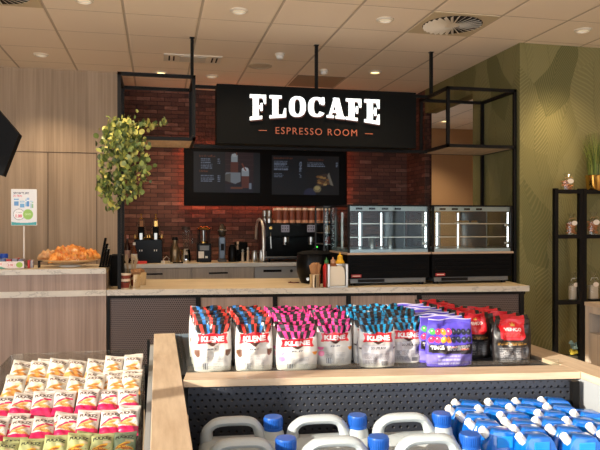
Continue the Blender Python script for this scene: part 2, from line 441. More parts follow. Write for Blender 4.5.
# ------------------------------------------------------------------ ceiling fittings
M['ring'] = mat('lamp_ring', rgb(225, 216, 200), .4)
M['lampoff'] = mat('lamp_face', rgb(230, 220, 200), .4, emit=(1, .85, .62, 1), es=.35)
M['lampon'] = mat('lamp_face_bright', rgb(255, 225, 160), .4, emit=(1, .72, .34, 1), es=3.2)
def downlight(x, y, label, bright=False, power=80, r=.055, aim=(0, 0, -1), col=(1, .76, .5), ang=1.9):
    t = thing('downlight', label, 'ceiling light', (x, y, CZ), 0, 'downlights in the ceiling tiles')
    B().lathe([(r*1.35, 0), (r*1.35, -.006), (r*1.0, -.014), (r*.9, -.004), (r*.9, 0)]).build('trim_ring', M['ring'], t, True)
    B().lathe([(0, -.005), (r*.88, -.003)]).build('lamp_face', M['lampon'] if bright else M['lampoff'], t)
    l = light('downlight_beam', 'SPOT', (0, 0, -.03), power, col, aim, spot_size=ang, spot_blend=.8, shadow_soft_size=.04); l.parent = t
    return t
downlight(-.543, 5.117, 'round downlight at the top edge left of the middle, large and cut by the frame')
downlight(-1.138, 6.862, 'round downlight in front of the wood clad wall at the far left', power=70)
downlight(.629, 5.105, 'round white downlight above the first letter of the cafe sign')
downlight(1.836, 5.071, 'round downlight left of the swirl air vent')
downlight(2.365, 6.855, 'golden glowing downlight behind the sign near the hanging post', True, 75)
downlight(3.621, 4.975, 'round downlight beside the green leaf wall at the right', power=45)
downlight(.607, 7.444, 'small round downlight near the brick wall beside the air unit', power=60)
downlight(.036, 7.393, 'golden downlight seen just above the left hanging frame', True, 60)
downlight(4.626, 9.895, 'bright downlight in the room beyond the doorway', True, 90, .07)
downlight(3.62, 4.6, 'downlight over the black shelf rack, out of the picture', power=1)if False else None
# warm wall washer on the leaf wallpaper comes from the rack's downlight
light('leaf_wall_beam', 'SPOT', (3.62, 4.97, 3.2), 60, (1, .74, .42), (-.05, .42, -1.1), spot_size=.85, spot_blend=.9, shadow_soft_size=.05)
def sensor(x, y, label):
    t = thing('smoke_detector', label, 'smoke detector', (x, y, CZ))
    B().lathe([(.05, 0), (.05, -.012), (.042, -.02)]).build('base', M['ring'], t, True)
    B().lathe([(.038, -.02), (.036, -.045), (.02, -.056), (0, -.058)]).build('dome', M['white'], t, True)
sensor(1.189, 6.33, 'white domed detector above the cafe sign')
sensor(1.786, 6.887, 'small white detector right of the middle hanging post')
tag(B().lathe([(.13, 0), (.13, -.004), (.105, -.007), (.1, -.001), (0, -.001)], (1.071, 6.859, CZ)).build('ceiling_speaker', mat('beige_grille', rgb(196, 182, 160), .7), smooth=True), 'flat round beige ceiling speaker left of the detector', 'speaker')
M['ventplate'] = mat('vent_plate', rgb(196, 180, 150), .6)
M['ventdark'] = mat('vent_gap', rgb(40, 32, 26), .9)
def swirl(x0, y0, label):
    t = thing('swirl_air_vent', label, 'air vent', (x0+.3, y0+.3, CZ), 0, 'swirl vents in the ceiling')
    B().box(-.288, .288, -.288, .288, -.006, 0).build('plate', M['ventplate'], t)
    B().lathe([(0, -.007), (.25, -.007)], n=40).build('opening', M['ventdark'], t)
    b = B(); nb = 28
    for i in range(nb):
        a = 2*math.pi*i/nb
        Mx = Matrix.Rotation(a, 4, 'Z') @ Matrix.Translation((.155, 0, -.013)) @ Matrix.Rotation(.6, 4, 'X')
        b.box(-.09, .09, -.013, .013, -.0012, .0012, M=Mx)
    b.lathe([(0, -.012), (.06, -.012), (.065, -.008)], n=24).build('blades', M['ring'], t)
swirl(2.137, 4.774, 'square ceiling vent with swirl blades at the upper right')
swirl(-1.463, 4.774, 'square ceiling vent with swirl blades cut off at the top left corner')
# linear air unit
t = thing('ceiling_air_unit', 'flat ceiling unit with two grilles and a pale panel beside the left post', 'air vent', (.35, 6.68, CZ))
B().box(-.29, .29, -.14, .14, -.012, 0, .004).build('frame', M['ring'], t)
B().box(-.13, .13, -.10, .10, -.016, -.012).build('panel', mat('pale_panel', rgb(205, 200, 190), .5), t)
for sx in (-1, 1):
    b = B()
    for dx_ in (-.02, .025): b.box(sx*.215+dx_-.008, sx*.215+dx_+.008, -.09, .09, -.0145, -.011)
    b.build('grille', M['ventdark'], t)
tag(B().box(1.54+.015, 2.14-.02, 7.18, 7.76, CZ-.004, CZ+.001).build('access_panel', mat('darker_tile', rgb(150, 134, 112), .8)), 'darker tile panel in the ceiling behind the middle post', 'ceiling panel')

# ------------------------------------------------------------------ black hanging frames, posts and sign
fw = .028
def bar(b, p, q, w_=fw):
    p, q = Vector(p), Vector(q); h_ = w_/2
    lo = Vector([min(p[i], q[i])-h_ for i in range(3)]); hi = Vector([max(p[i], q[i])+h_ for i in range(3)])
    b.box(lo.x, hi.x, lo.y, hi.y, lo.z, hi.z)
ZT, ZB = 2.79, 2.262
def cage(name, label, x0, x1, yf, yr, legs):
    t = thing(name, label, 'hanging frame', ((x0+x1)/2, (yf+yr)/2, ZB))
    ox, oy = (x0+x1)/2, (yf+yr)/2
    def L(x, y, z): return (x-ox, y-oy, z-ZB)
    b = B()
    for z in (ZT, ZB):
        bar(b, L(x0, yf, z), L(x1, yf, z)); bar(b, L(x0, yr, z), L(x1, yr, z))
        bar(b, L(x0, yf, z), L(x0, yr, z)); bar(b, L(x1, yf, z), L(x1, yr, z))
    for x, y in ((x0, yf), (x1, yf), (x0, yr), (x1, yr)): bar(b, L(x, y, ZB), L(x, y, ZT))
    b.build('frame', M['black'], t)
    B().box(*[v for v in (x0-ox+fw/2, x1-ox-fw/2, yf-oy+fw/2, yr-oy-fw/2)], -.012, .002).build('shelf_board', M['lightwood'], t)
    for x, y, zb in legs:
        B().box(x-ox-fw/2, x-ox+fw/2, y-oy-fw/2, y-oy+fw/2, zb-ZB, -fw/2).build('leg', M['black'], t)
    return t
cage('display_rack', 'black steel box frame with pale shelf at the left, plant hanging from it', -.312, .30, 5.56, 6.12, [(-.312, 5.56, 1.001), (-.312, 6.12, 1.001)])
cage('display_rack', 'black steel box frame with pale shelf at the right above the display cases', 2.60, 3.275, 5.50, 6.12, [(3.275, 5.50, .001), (3.275, 6.12, .001)])
for x, lab in ((.305, 'thin black ceiling post at the left hanging frame'), (1.466, 'thin black ceiling post above the cafe sign letters'), (2.63, 'thin black ceiling post at the right hanging frame')):
    y = 5.94; lo = ZT+.014
    t = thing('ceiling_post', lab, 'post', (x, y, lo), 0, 'ceiling posts carrying the frames')
    B().box(-.014, .014, -.014, .014, 0, CZ-lo).build('post', M['black'], t)
    B().box(-.022, .022, -.022, .022, CZ-lo-.006, CZ-lo-.0005).build('foot_plate', M['black'], t)
b = B(); bar(b, (.33, 5.94, ZT), (2.57, 5.94, ZT)); bar(b, (.33, 5.94, 2.25), (2.57, 5.94, 2.25))
tag(b.build('cross_beam', M['black']), 'pair of long black beams joining the two hanging frames behind the sign', 'beam')
# the cafe sign
SY = 5.72
sg = thing('cafe_sign', 'long black sign board with glowing white cafe name and copper line below', 'sign', (1.445, SY, 2.26))
B().box(-.937, .937, 0, .16, -.005, .52, .004).build('board', mat('sign_black', rgb(13, 14, 14), .75, spec=.12), sg)
def R_(x0, z0, x1, z1): return [(x0, z0), (x1, z0), (x1, z1), (x0, z1)]
def ringpoly(cx, cz, ro, rz, ri, riz, a0, a1, n=22):
    """list of quads of a ring sector"""
    out = []
    def pt(rx, rz_, a):
        c, s_ = math.cos(a), math.sin(a); e = .78
        return (cx+rx*math.copysign(abs(c)**e, c), cz+rz_*math.copysign(abs(s_)**e, s_))
    for i in range(n):
        a, b_ = a0+(a1-a0)*i/n, a0+(a1-a0)*(i+1)/n
        out.append([pt(ri, riz, a), pt(ro, rz, a), pt(ro, rz, b_), pt(ri, riz, b_)])
    return out
tau = 2*math.pi
GL = {
 'F': [R_(0, 0, .50, .13), R_(.12, .1, .36, .9), R_(0, .87, .66, 1), [(.52, .88), (.66, .88), (.66, .62), (.60, .62)], R_(.36, .44, .50, .56), [(.44, .34), (.52, .34), (.52, .66), (.44, .66)]],
 'L': [R_(0, 0, .68, .13), R_(.12, .1, .36, .9), R_(0, .87, .50, 1), [(.54, .12), (.68, .12), (.68, .42), (.61, .42)]],
 'O': ringpoly(.35, .5, .35, .5, .125, .37, 0, tau),
 'C': ringpoly(.36, .5, .36, .5, .13, .37, .33, tau-.55) + [R_(.57, .62, .68, 1.0)],
 'A': [R_(-.02, 0, .28, .12), R_(.36, 0, .76, .12), [(.06, .1), (.18, .1), (.38, .98), (.28, .98)], [(.44, .1), (.70, .1), (.50, 1), (.25, 1)], R_(.16, .28, .5, .39)],
 'E': [R_(0, 0, .66, .13), R_(.12, .1, .36, .9), R_(0, .87, .66, 1), [(.52, .88), (.66, .88), (.66, .64), (.60, .64)], R_(.36, .44, .50, .56), [(.44, .34), (.52, .34), (.52, .66), (.44, .66)], [(.52, .12), (.66, .12), (.66, .40), (.60, .40)]],
}
M['letter'] = mat('lit_letter', (1, 1, 1, 1), .4, emit=(.86, .97, .98, 1), es=.92)
M['lettershade'] = mat('letter_return', rgb(92, 48, 34), .5)
LX0, LX1, LTOP = -.647, .565, .432     # along the board
pitch = (LX1-LX0+.03)/7
def letter_bm(ch, x0, wid, dy0, dy1, ox=0, oz=0, grow=0):
    b = B()
    for q in GL[ch]:
        pts = []
        for a, z in q:
            X = x0+a/.68*wid; s_ = (X-(LX0+LX1)/2)/((LX1-LX0)/2); H = .178+.052*abs(s_)**1.7
            pts.append((X+ox, LTOP-(1-z)*H+oz))
        b.prism(pts, dy0, dy1)
    return b
for i, ch in enumerate('FLOCAFE'):
    x0 = LX0+i*pitch
    lt = letter_bm(ch, x0, pitch-.028, -.035, -.012).build('letter', M['letter'], sg, label='glowing white letter')
    letter_bm(ch, x0, pitch-.028, -.012, .002, .008, -.010).build('letter_back', M['lettershade'], lt, label='brown back of the letter')
me = text_mesh('ESPRESSO ROOM', .088, -.0006, .004, 1.2); me.transform(Matrix.Rotation(math.pi/2, 4, 'X'))
cop = mat('copper_letters', rgb(176, 96, 66), .4, emit=rgb(190, 100, 66), es=.08)
o = mobj('small_lettering', me, cop, sg, 'copper lettering'); o.location = (-.03, -.006, .118)
B().box(-.565, -.49, -.008, .001, .115, .121).build('dash', cop, sg); B().box(.43, .505, -.008, .001, .115, .121).build('dash', cop, sg)

# ------------------------------------------------------------------ menu screens on the brick wall
MY = 8.08
ms = thing('menu_screen', 'wide black menu board with two dim screens on the brick wall', 'menu board', (1.362, MY, 1.77))
a0 = atY(184, 147, MY); a1 = atY(347, 206.5, MY)
wx = (a1.x-a0.x)/2; hz = a0.z-a1.z
ms.location = ((a0.x+a1.x)/2, MY, a1.z)
B().box(-wx, wx, 0, .06, 0, hz, .004).build('housing', M['blackmatt'], ms)
def sx(px): return atY(px, 180, MY).x-ms.location.x
def sz(py): return atY(265, py, MY).z-ms.location.z
M['screen'] = printed('screen_picture', .5, emit=.45)
_l = M['screen'].node_tree; _b = _l.nodes['Principled BSDF']; _l.links.remove(_b.inputs['Base Color'].links[0]); _b.inputs['Base Color'].default_value = (.01, .01, .012, 1); _b.inputs['Specular IOR Level'].default_value = .2
im = Img(134, 82, (22, 27, 32))
TW = (120, 130, 150)
im.text('Iced coffee', .09, .86, .33, .915, (120, 66, 44), .01)
im.lines(.11, .58, .29, .84, 6, TW, .5, 3); im.lines(.36, .70, .40, .84, 3, TW, .6, 4)
im.text('Shakes', .09, .50, .22, .55, (120, 66, 44)); im.lines(.11, .26, .31, .44, 4, TW, .5, 5); im.lines(.36, .26, .40, .44, 4, TW, .6, 6)
im.rect(.47, 0, .895, 1, (46, 30, 34)); im.rect(.47, 0, .895, .22, (34, 34, 44))
for y in (.55, .68, .8, .92): im.rect(.47, y, .895, y+.012, (62, 44, 46))
im.poly([(.47, .30), (.62, .22), (.70, .28), (.70, .50), (.49, .50), (.47, .46)], (128, 134, 142)); im.poly([(.47, .30), (.55, .25), (.55, .48), (.47, .45)], (92, 88, 84))
im.rect(.555, .50, .665, .76, (96, 52, 44)); im.rect(.56, .76, .66, .90, (150, 158, 164)); im.ell(.61, .92, .045, .04, (176, 180, 184)); im.rect(.635, .92, .65, 1, (120, 70, 50))
im.rect(.715, .12, .825, .46, (100, 54, 46)); im.rect(.715, .42, .825, .56, (150, 158, 166)); im.ell(.77, .58, .05, .05, (186, 190, 196)); im.poly([(.71, .72), (.73, .73), (.79, .55), (.77, .54)], (120, 60, 44))
im.rect(.555, .10, .73, .15, (110, 64, 46)); im.rect(.83, .10, .865, .24, (124, 134, 150))
flat_print('screen', im, M['screen'], (sx(193.5), -.004, sz(193)), (sx(260)-sx(193.5), 0, 0), (0, 0, sz(153)-sz(193)), ms)
im = Img(134, 80, (15, 18, 22))
im.text('Sandwiches', .03, .90, .31, .95, (104, 56, 36)); im.lines(.04, .62, .25, .86, 7, TW, .5, 8); im.lines(.40, .58, .44, .84, 7, TW, .6, 9); im.lines(.04, .44, .18, .55, 3, TW, .5, 10); im.lines(.40, .43, .44, .55, 3, TW, .6, 11)
im.rect(.505, 0, 1, 1, (18, 17, 18)); im.ell(.56, .02, .09, .16, (38, 42, 66)); im.text('Snacks', .53, .88, .76, .93, (104, 56, 36)); im.lines(.52, .72, .82, .84, 3, TW, .5, 12); im.lines(.95, .72, .98, .84, 3, TW, .6, 13)
im.poly([(.66, .24), (.70, .52), (.84, .56), (.86, .30), (.76, .22)], (60, 44, 34)); im.poly([(.86, .27), (.82, .50), (.845, .58), (.91, .24)], (120, 112, 100))
rr = random.Random(5)
for i in range(16): im.ell(rr.uniform(.68, .83), rr.uniform(.26, .50), .028, .03, rr.choice([(150, 112, 62), (120, 80, 40), (170, 138, 88), (96, 62, 36)]), rr.random()*3)
im.ell(.67, .16, .058, .09, (120, 108, 80)); im.ell(.67, .18, .04, .05, (170, 150, 100))
flat_print('screen', im, M['screen'], (sx(271.7), -.004, sz(194.5)), (sx(339)-sx(271.7), 0, 0), (0, 0, sz(155)-sz(194.5)), ms)
M['redled'] = mat('red_led_strip', (1, .3, .15, 1), .5, emit=(1, .2, .07, 1), es=20)
b = B(); e = .015
b.box(-wx+e, wx-e, .075, .085, e, e+.012).box(-wx+e, wx-e, .075, .085, hz-e-.012, hz-e).box(-wx+e, -wx+e+.012, .075, .085, e, hz-e).box(wx-e-.012, wx-e, .075, .085, e, hz-e)
b.build('glow_strip', M['redled'], ms, label='red glowing light strip behind the board')
B().box(-.5, .5, .06, .168, .2, .5).build('wall_bracket', M['black'], ms)

# ------------------------------------------------------------------ front counter
CRZ = math.radians(-7.0); CX, CY = -.41, 5.545
ct = thing('service_counter', 'long front counter with marble edge, black frame and mesh and wood panels', 'counter', (CX, CY, 0), CRZ)
LEN = 3.62; DEP = .98
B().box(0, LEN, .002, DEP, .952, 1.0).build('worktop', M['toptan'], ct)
B().box(0, LEN, -.006, .002, .952, .9995).build('marble_edging', M['marble'], ct, label='white marbled front edge')
b = B(); xs = [.0, .745, 1.39, 2.02, 2.64, 3.30+.26]
b.box(0, LEN-.03, .012, .05, .925, .951)
for x in xs: b.box(max(0, x-.02), x+.02, .012, .05, .05, .925)
b.box(0, LEN-.03, .012, .05, .0, .06); b.build('frame', M['black'], ct)
for i in range(5):
    x0, x1 = max(0, xs[i])+.02, xs[i+1]-.02
    o = B().box(0, x1-x0, 0, .02, 0, .865).build('mesh_panel' if i in (0, 4) else 'wood_panel', M['mesh'] if i in (0, 4) else M['counterwood'], ct)
    o.location = (x0, .03, .06)
for xp in (0, LEN-.06): B().box(xp, xp+.02, .06, DEP-.02, 0, .95).build('side_panel', M['counterwood'], ct)
# raised end at the left
rc = thing('raised_counter', 'higher counter section at the far left with marble edges and grey wood front', 'counter', (-.414, 5.54, 0))
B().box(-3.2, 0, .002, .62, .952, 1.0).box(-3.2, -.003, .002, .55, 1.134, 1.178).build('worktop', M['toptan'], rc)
B().box(-3.2, 0, -.006, .002, .952, 1.0).box(-3.2, -.003, -.006, .002, 1.134, 1.1775).build('marble_edging', M['marble'], rc)
B().box(-3.2, -.004, .008, .03, 1.0, 1.134).box(-3.2, -.004, .03, .54, 1.0, 1.134).build('riser_panel', M['counterwood'], rc)
B().box(-3.2, -.002, .012, .6, 0, .952).build('front_panel', M['counterwood'], rc)

# ------------------------------------------------------------------ back counter
BZ = 1.08
bc_ = thing('back_counter', 'low back counter along the brick wall with grey drawers under a marble edge', 'counter', (1.4, 7.6, 0))
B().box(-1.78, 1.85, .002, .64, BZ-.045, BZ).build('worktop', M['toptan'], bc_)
B().box(-1.78, 1.85, -.006, .002, BZ-.045, BZ-.0005).build('marble_edging', mat('marble_edge_grey', rgb(206, 208, 208), .35), bc_, label='grey marbled edge')
B().box(-1.77, 1.84, .05, .63, .1, BZ-.046).build('carcass', M['cabwood'], bc_)
for (xa, xb) in ((-1.77, -1.02), (-1.01, -.28)):
    d = B().box(xa+.004, xb-.004, .03, .049, .79, BZ-.055, .003).build('drawer', M['cabwood'], bc_)
    xm = (xa+xb)/2-.06; B().box(xm-.11, xm+.11, .012, .03, .955, .972, .003).build('handle', M['black'], d)
    B().box(xa+.004, xb-.004, .03, .049, .12, .78, .003).build('cupboard_door', M['cabwood'], bc_)
dw = B().box(-.27, .31, .02, .049, .12, BZ-.055, .004).build('dishwasher_front', mat('grey_appliance', rgb(170, 174, 178), .4, metal=.3), bc_)
B().box(-.17, .05, .012, .021, .965, .992, .003).build('display', M['black'], dw)
B().cyl((.17, .006, .975), (.17, .021, .975), .017).build('knob', M['darksteel'], dw)
B().box(.33, 1.83, .03, .049, .12, BZ-.055, .004).build('cupboard_door', M['cabwood'], bc_)

# ------------------------------------------------------------------ display cases
def product_tray(parent, x0, x1, y0, y1, z):
    return B().box(x0, x1, y0, y1, z, z+.008, .002)
M['ledwhite'] = mat('white_led_strip', (1, 1, 1, 1), .5, emit=(.93, .97, 1, 1), es=4.5)
M['casebase'] = mat('vent_base_black', rgb(7, 7, 8), .5, spec=.1)
M['ledge'] = mat('tan_ledge', rgb(178, 152, 130), .35)
M['headstrip'] = mat('case_header', rgb(150, 158, 160), .35, metal=.5)
M['redlabel'] = mat('red_label', rgb(168, 40, 44), .4)
M['tealref'] = mat('inner_steel_sheet', rgb(84, 96, 100), .4, metal=.6)
def case(label, x0, x1, stuff_):
    Yf, z0 = 5.40, 1.0; W_ = x1-x0; D_ = .60
    t = thing('display_case', label, 'display case', (x0, Yf, z0), 0, 'glass display cases on the counter')
    B().box(.03, W_-.03, .03, D_-.02, .022, .06).build('plinth', mat('case_plinth', rgb(110, 114, 116), .4, metal=.5), t, label='grey plinth with dark inlets')
    B().box(.10, W_*.45, .024, .032, .028, .055).build('inlet', M['black'], t)
    b = B()
    for x in (.06, W_-.06):
        for y in (.06, D_-.07): b.cyl((x, y, 0.001), (x, y, .024), .022, n=12)
    b.build('feet', M['black'], t)
    b = B().box(0, W_, .012, D_, .062, .27, .003)
    for zz in (.11, .145, .18, .215): b.box(.03, W_-.03, 0, .016, zz, zz+.012, .002)
    b.build('louvre_base', M['casebase'], t)
    lb = B().box(.03, .12, -.004, .002, .075, .1).build('maker_label', M['redlabel'], t, label='small red label')
    B().box(.040, .110, -.0055, -.0035, .084, .091).build('pale_marking', M['ring'], lb)
    B().box(-.005, W_+.005, -.012, D_, .272, .290, .003).build('ledge', M['ledge'], t)
    B().box(.012, W_-.012, .006, D_-.01, .291, .318).build('floor_pan', mat('case_floor', rgb(150, 168, 176), .3, metal=.4), t)
    zt = .70
    b = B().box(.0, W_, .0, D_, zt, zt+.012); 
    for x in (.006, W_-.012): b.box(x-.006, x+.012, .0, .014, .29, zt); b.box(x-.006, x+.012, D_-.014, D_, .29, zt)
    b.build('edge_frame', M['black'], t)
    hd = B().box(.01, W_-.01, .03, .05, zt-.042, zt-.002).build('header_strip', M['headstrip'], t)
    b = B()
    for i in range(4): xx = .08+i*.12; b.box(xx, xx+.06, .027, .031, zt-.032, zt-.014, .003)
    b.build('slot', M['black'], hd)
    B().box(.008, W_-.008, .004, .008, .292, zt).build('front_glass', M['glass'], t)
    B().box(.004, .008, .01, D_-.015, .292, zt).build('side_glass', M['glass'], t); B().box(W_-.008, W_-.004, .01, D_-.015, .292, zt).build('side_glass', M['glass'], t)
    B().box(.008, W_-.008, D_-.012, D_-.008, .292, zt).build('rear_glass', M['glasstint'], t)
    B().box(.01, W_-.01, .01, D_-.01, zt-.001, zt).build('top_glass', M['glasstint'], t)
    for z in (.42, .54):
        s_ = B().box(.014, W_-.014, .05, D_-.03, z, z+.006).build('glass_shelf', M['glasstint'], t)
        b = B().box(.014, W_-.014, .046, .05, z, z+.008)
        b.build('shelf_edge', M['steel'], s_)
    for i, (fx_, fy_) in enumerate(((.36, .56), (.66, .56), (.98, .04), (.63, .02) if False else (.02, .3))):
        x = .01+(W_-.03)*fx_; y = fy_
        u_ = B().box(x, x+.018, y, y+.012, .32, zt-.05).build('upright', M['steel'], t)
        if i < 3: 
            b = B(); z = .33
            while z < zt-.06: b.box(x+.003, x+.015, y-.003, y, z, z+.022); z += .027
            b.build('led_strip', M['ledwhite'], u_)
    B().box(W_*.70, W_*.712, .05, D_-.02, .32, zt-.04).box(W_*.38, W_*.39, D_-.1, D_-.02, .32, zt-.04).build('divider', M['tealref'], t)
    for zz in (.355, .52):
        B().box(W_-.06, W_-.02, .035, .042, zz, zz+.022, .003).build('shelf_bracket', M['steel'], t)
    return t
case('left glass display case with vertical light strips on a black louvred base', atY(348, 240, 5.4).x, atY(430, 240, 5.4).x, 0)
case('right glass display case with vertical light strips, pale food trays on its middle shelf', atY(432.5, 240, 5.4).x, atY(512.5, 240, 5.4).x, 1)
M['pastry'] = mat('pastry', rgb(196, 150, 96), .7)
for i, (x, lab) in enumerate(((atY(463, 230, 5.65).x, 'left pale pastry tray on the shelf of the right display case'), (atY(477, 230, 5.65).x, 'right pale pastry tray on the shelf of the right display case'))):
    t = thing('pastry_tray', lab, 'tray', (x, 5.65, 1.5475), 0, 'pastry trays in the right case')
    B().box(-.06, .06, -.05, .05, 0, .006, .002).build('tray', M['white'], t)
    b = B()
    for j in range(4): b.lathe([(0, 0), (.013, .002), (.014, .012), (.008, .02), (0, .022)], (-.042+j*.028, 0, .006), 10, 1, 2.2)
    b.build('pastry', M['pastry'], t, True)['kind'] = 'stuff'
for i, (x, y, lab) in enumerate(((atY(372, 240, 5.7).x, 5.7, 'left steel container on the floor of the left display case'), (atY(390, 240, 5.62).x, 5.62, 'right steel container on the floor of the left display case'))):
    tag(B().lathe([(0, 0), (.03, 0), (.03, .10), (.034, .105), (.028, .106), (.026, .02), (0, .02)], (x, y, 1.3185), 20).build('steel_container', M['steel'], smooth=True), lab, 'container')
# tall narrow glass cabinet between the coffee machine and the cases
t = thing('narrow_glass_cabinet', 'narrow tall steel framed glass cabinet left of the display cases', 'cabinet', (1.56, 6.03, 1.0))
b = B().box(0, .014, 0, .014, 0, .71).box(.126, .14, 0, .014, 0, .71).box(0, .014, .34, .354, 0, .71).box(.126, .14, .34, .354, 0, .71).box(0, .14, 0, .354, .70, .715)
b.build('frame', M['darksteel'], t)
B().box(.002, .138, .002, .35, 0.001, .26, .003).build('base', M['casebase'], t)
B().box(.014, .126, .004, .007, .26, .70).build('door_glass', M['glass'], t)
for z in (.34, .45, .56): B().box(.012, .128, .02, .34, z, z+.006).build('shelf', M['steel'], t)
B().box(.110, .118, -.02, -.01, .3, .62).build('door_handle', M['steel'], t)
for i, (z, c_, nm, lb) in enumerate(((.346, rgb(120, 40, 36), 'jar', 'red brown jar on the lowest shelf of the narrow glass cabinet'), (.456, rgb(150, 120, 90), 'jar', 'tan jar on the middle shelf of the narrow glass cabinet'), (.566, rgb(90, 60, 50), 'jar', 'brown jar on the top shelf of the narrow glass cabinet'))):
    tag(B().lathe([(0, 0), (.026, 0), (.028, .01), (.028, .05), (.018, .062), (.018, .07), (0, .07)], (1.63, 6.12, 1.0+z+.0005), 16).build('jar', mat('jar_%d' % i, c_, .3), smooth=True), lb, 'jar')

# ------------------------------------------------------------------ espresso machine with cups
ex0 = atY(262, 240, 7.66); ex1 = atY(330, 240, 7.66)
EX, EW = ex0.x, ex1.x-ex0.x+.10
em = thing('espresso_machine', 'wide black espresso machine with chrome trim below stacked brown cups', 'coffee machine', (EX, 7.66, BZ))
zt = atY(300, 223, 7.66).z-BZ
B().box(.05, EW-.02, .10, .46, .06, zt, .01).build('body', M['blackgloss'], em)
B().box(.05, EW-.02, -.02, .12, zt-.17, zt-.005, .01).build('head_panel', M['blackgloss'], em)
B().box(.03, EW-.01, -.05, .44, .035, .06, .004).build('drip_tray', M['darksteel'], em)
B().box(.03, EW-.01, -.055, -.045, .058, .068).build('chrome_trim', M['steel'], em)
b = B()
for x in (.08, EW-.06):
    for y in (0, .38): b.cyl((x, y, .001), (x, y, .036), .02, n=12)
b.build('feet', M['black'], em)
pts = [(.035, -.03, .02), (.035, -.03, .20), (.03, -.02, zt-.05), (.02, .03, zt+.02), (.01, .10, zt+.045), (0, .20, zt+.03), (0, .3, zt-.04), (0, .34, zt-.2)]
B().tube([(p[0]-.02, p[1], p[2]) for p in pts], .018, 10).build('chrome_arch', mat('bright_chrome', rgb(236, 230, 220), .3, metal=.8), em, True)
B().prism([(-.02, .03), (.40, .03), (.40, zt-.1), (.3, zt), (.15, zt+.04), (.04, zt+.01), (-.02, zt-.06)], .02, .045, axes='yz').build('side_panel', mat('dark_red_panel', rgb(56, 20, 18), .3), em, label='dark red side panel')
for gx in (.30, .62, .93):
    if gx > EW-.1: break
    dsp = B().box(gx-.07, gx+.03, -.024, -.019, zt-.11, zt-.025, .003).build('button_panel', mat('panel_lilac', rgb(150, 150, 172), .4), em, label='pale button panel')
    for ix in range(3):
        for iz in range(2): B().box(gx-.058+ix*.03, gx-.044+ix*.03, -.026, -.0235, zt-.09+iz*.035, zt-.075+iz*.035).build('button', M['darksteel'], dsp)
    B().cyl((gx, .06, zt-.23), (gx, .06, zt-.165), .042, n=20).build('group_head', M['steel'], em, True)
    h_ = B().cyl((gx, .03, zt-.245), (gx, -.10, zt-.26), .015, .019, n=12).build('portafilter_handle', M['black'], em, True)
    B().cyl((gx, .06, zt-.262), (gx, .06, zt-.232), .036, n=20).build('filter_cup', M['steel'], h_, True)
b = B().tube([(.10, -.02, zt-.12), (.09, -.09, zt-.16), (.095, -.10, zt-.30)], .007, 8); b.build('steam_wand', M['steel'], em, True)
B().cyl((.10, -.04, zt-.06), (.10, -.018, zt-.06), .018).build('steam_knob', M['brass'], em, True)
B().box(.66, .68, -.027, -.019, zt-.30, zt-.285).build('status_light', mat('green_light', rgb(60, 220, 60), .4, emit=(.1, 1, .1, 1), es=2), em, label='green status light')
def cup_mesh(n_):
    """a stack of n upside-down paper cups"""
    b = B()
    for i in range(n_):
        z = i*.045
        b.lathe([(.040, z), (.041, z+.006), (.036, z+.008), (.028, z+.088), (.027, z+.09), (0, z+.088)], n=18)
    return b
M['cup'] = mat('brown_paper_cup', rgb(120, 62, 44), .5); k = N(M['cup']); p = k.sep(k.obj())
k.color(k.mix(k.math('LESS_THAN', p[2], .035), rgb(120, 62, 44), rgb(190, 140, 110)))
ctop = BZ+zt+.001; ch_ = atY(300, 208, 7.75).z-ctop
first = None
rows = [(j, i) for j in range(3) for i in range(9)]
cx0 = atY(279, 215, 7.72).x; step = (atY(331, 215, 7.72).x-cx0)/8
wordcol = ['leftmost', 'second', 'third', 'fourth', 'fifth', 'sixth', 'seventh', 'eighth', 'rightmost']
wordrow = ['front', 'middle', 'rear']
for j, i in rows:
    loc = (cx0+i*step+.0*j, 7.74+.1*j, ctop); lab = 'brown paper cup stack on the espresso machine, %s row, %s of nine from the left' % (wordrow[j], wordcol[i])
    if first is None:
        first = thing('paper_cup_stack', lab, 'cups', loc, 0, 'brown cup stacks on the espresso machine')
        s_ = ch_/.14
        B().lathe([(.040, 0), (.041, .006), (.038, .010), (.037, ch_*.28), (.039, ch_*.29), (.033, ch_*.86)], n=18).build('cup', M['cup'], first, True)
        B().lathe([(.036, ch_*.85), (.035, ch_), (0, ch_)], n=18).build('cup_base', mat('cup_base_cream', rgb(236, 208, 180), .6), first, True, label='cream top of the cup')
    else: dup(first, loc, 0, lab)
for j, (x, lab) in enumerate(((cx0-.115, 'steel cup stack at the left end of the espresso machine, front'), (cx0-.15, 'steel cup stack at the left end of the espresso machine, rear'))):
    tag(B().lathe([(0, 0), (.035, 0), (.036, .05), (.03, .055), (.034, .06), (.035, .10), (.028, .105), (.033, .11), (.03, .15), (0, .15)], (x, 7.75+.11*j, ctop), 18).build('steel_cup_stack', M['steel'], smooth=True), lab, 'cups', 'steel cups on the espresso machine')

# ------------------------------------------------------------------ things on the back counter
def back(px, Y=7.85): return atY(px, 240, Y).x
def hgt(py, Y=7.85): return (atY(200, py, Y).z)-BZ
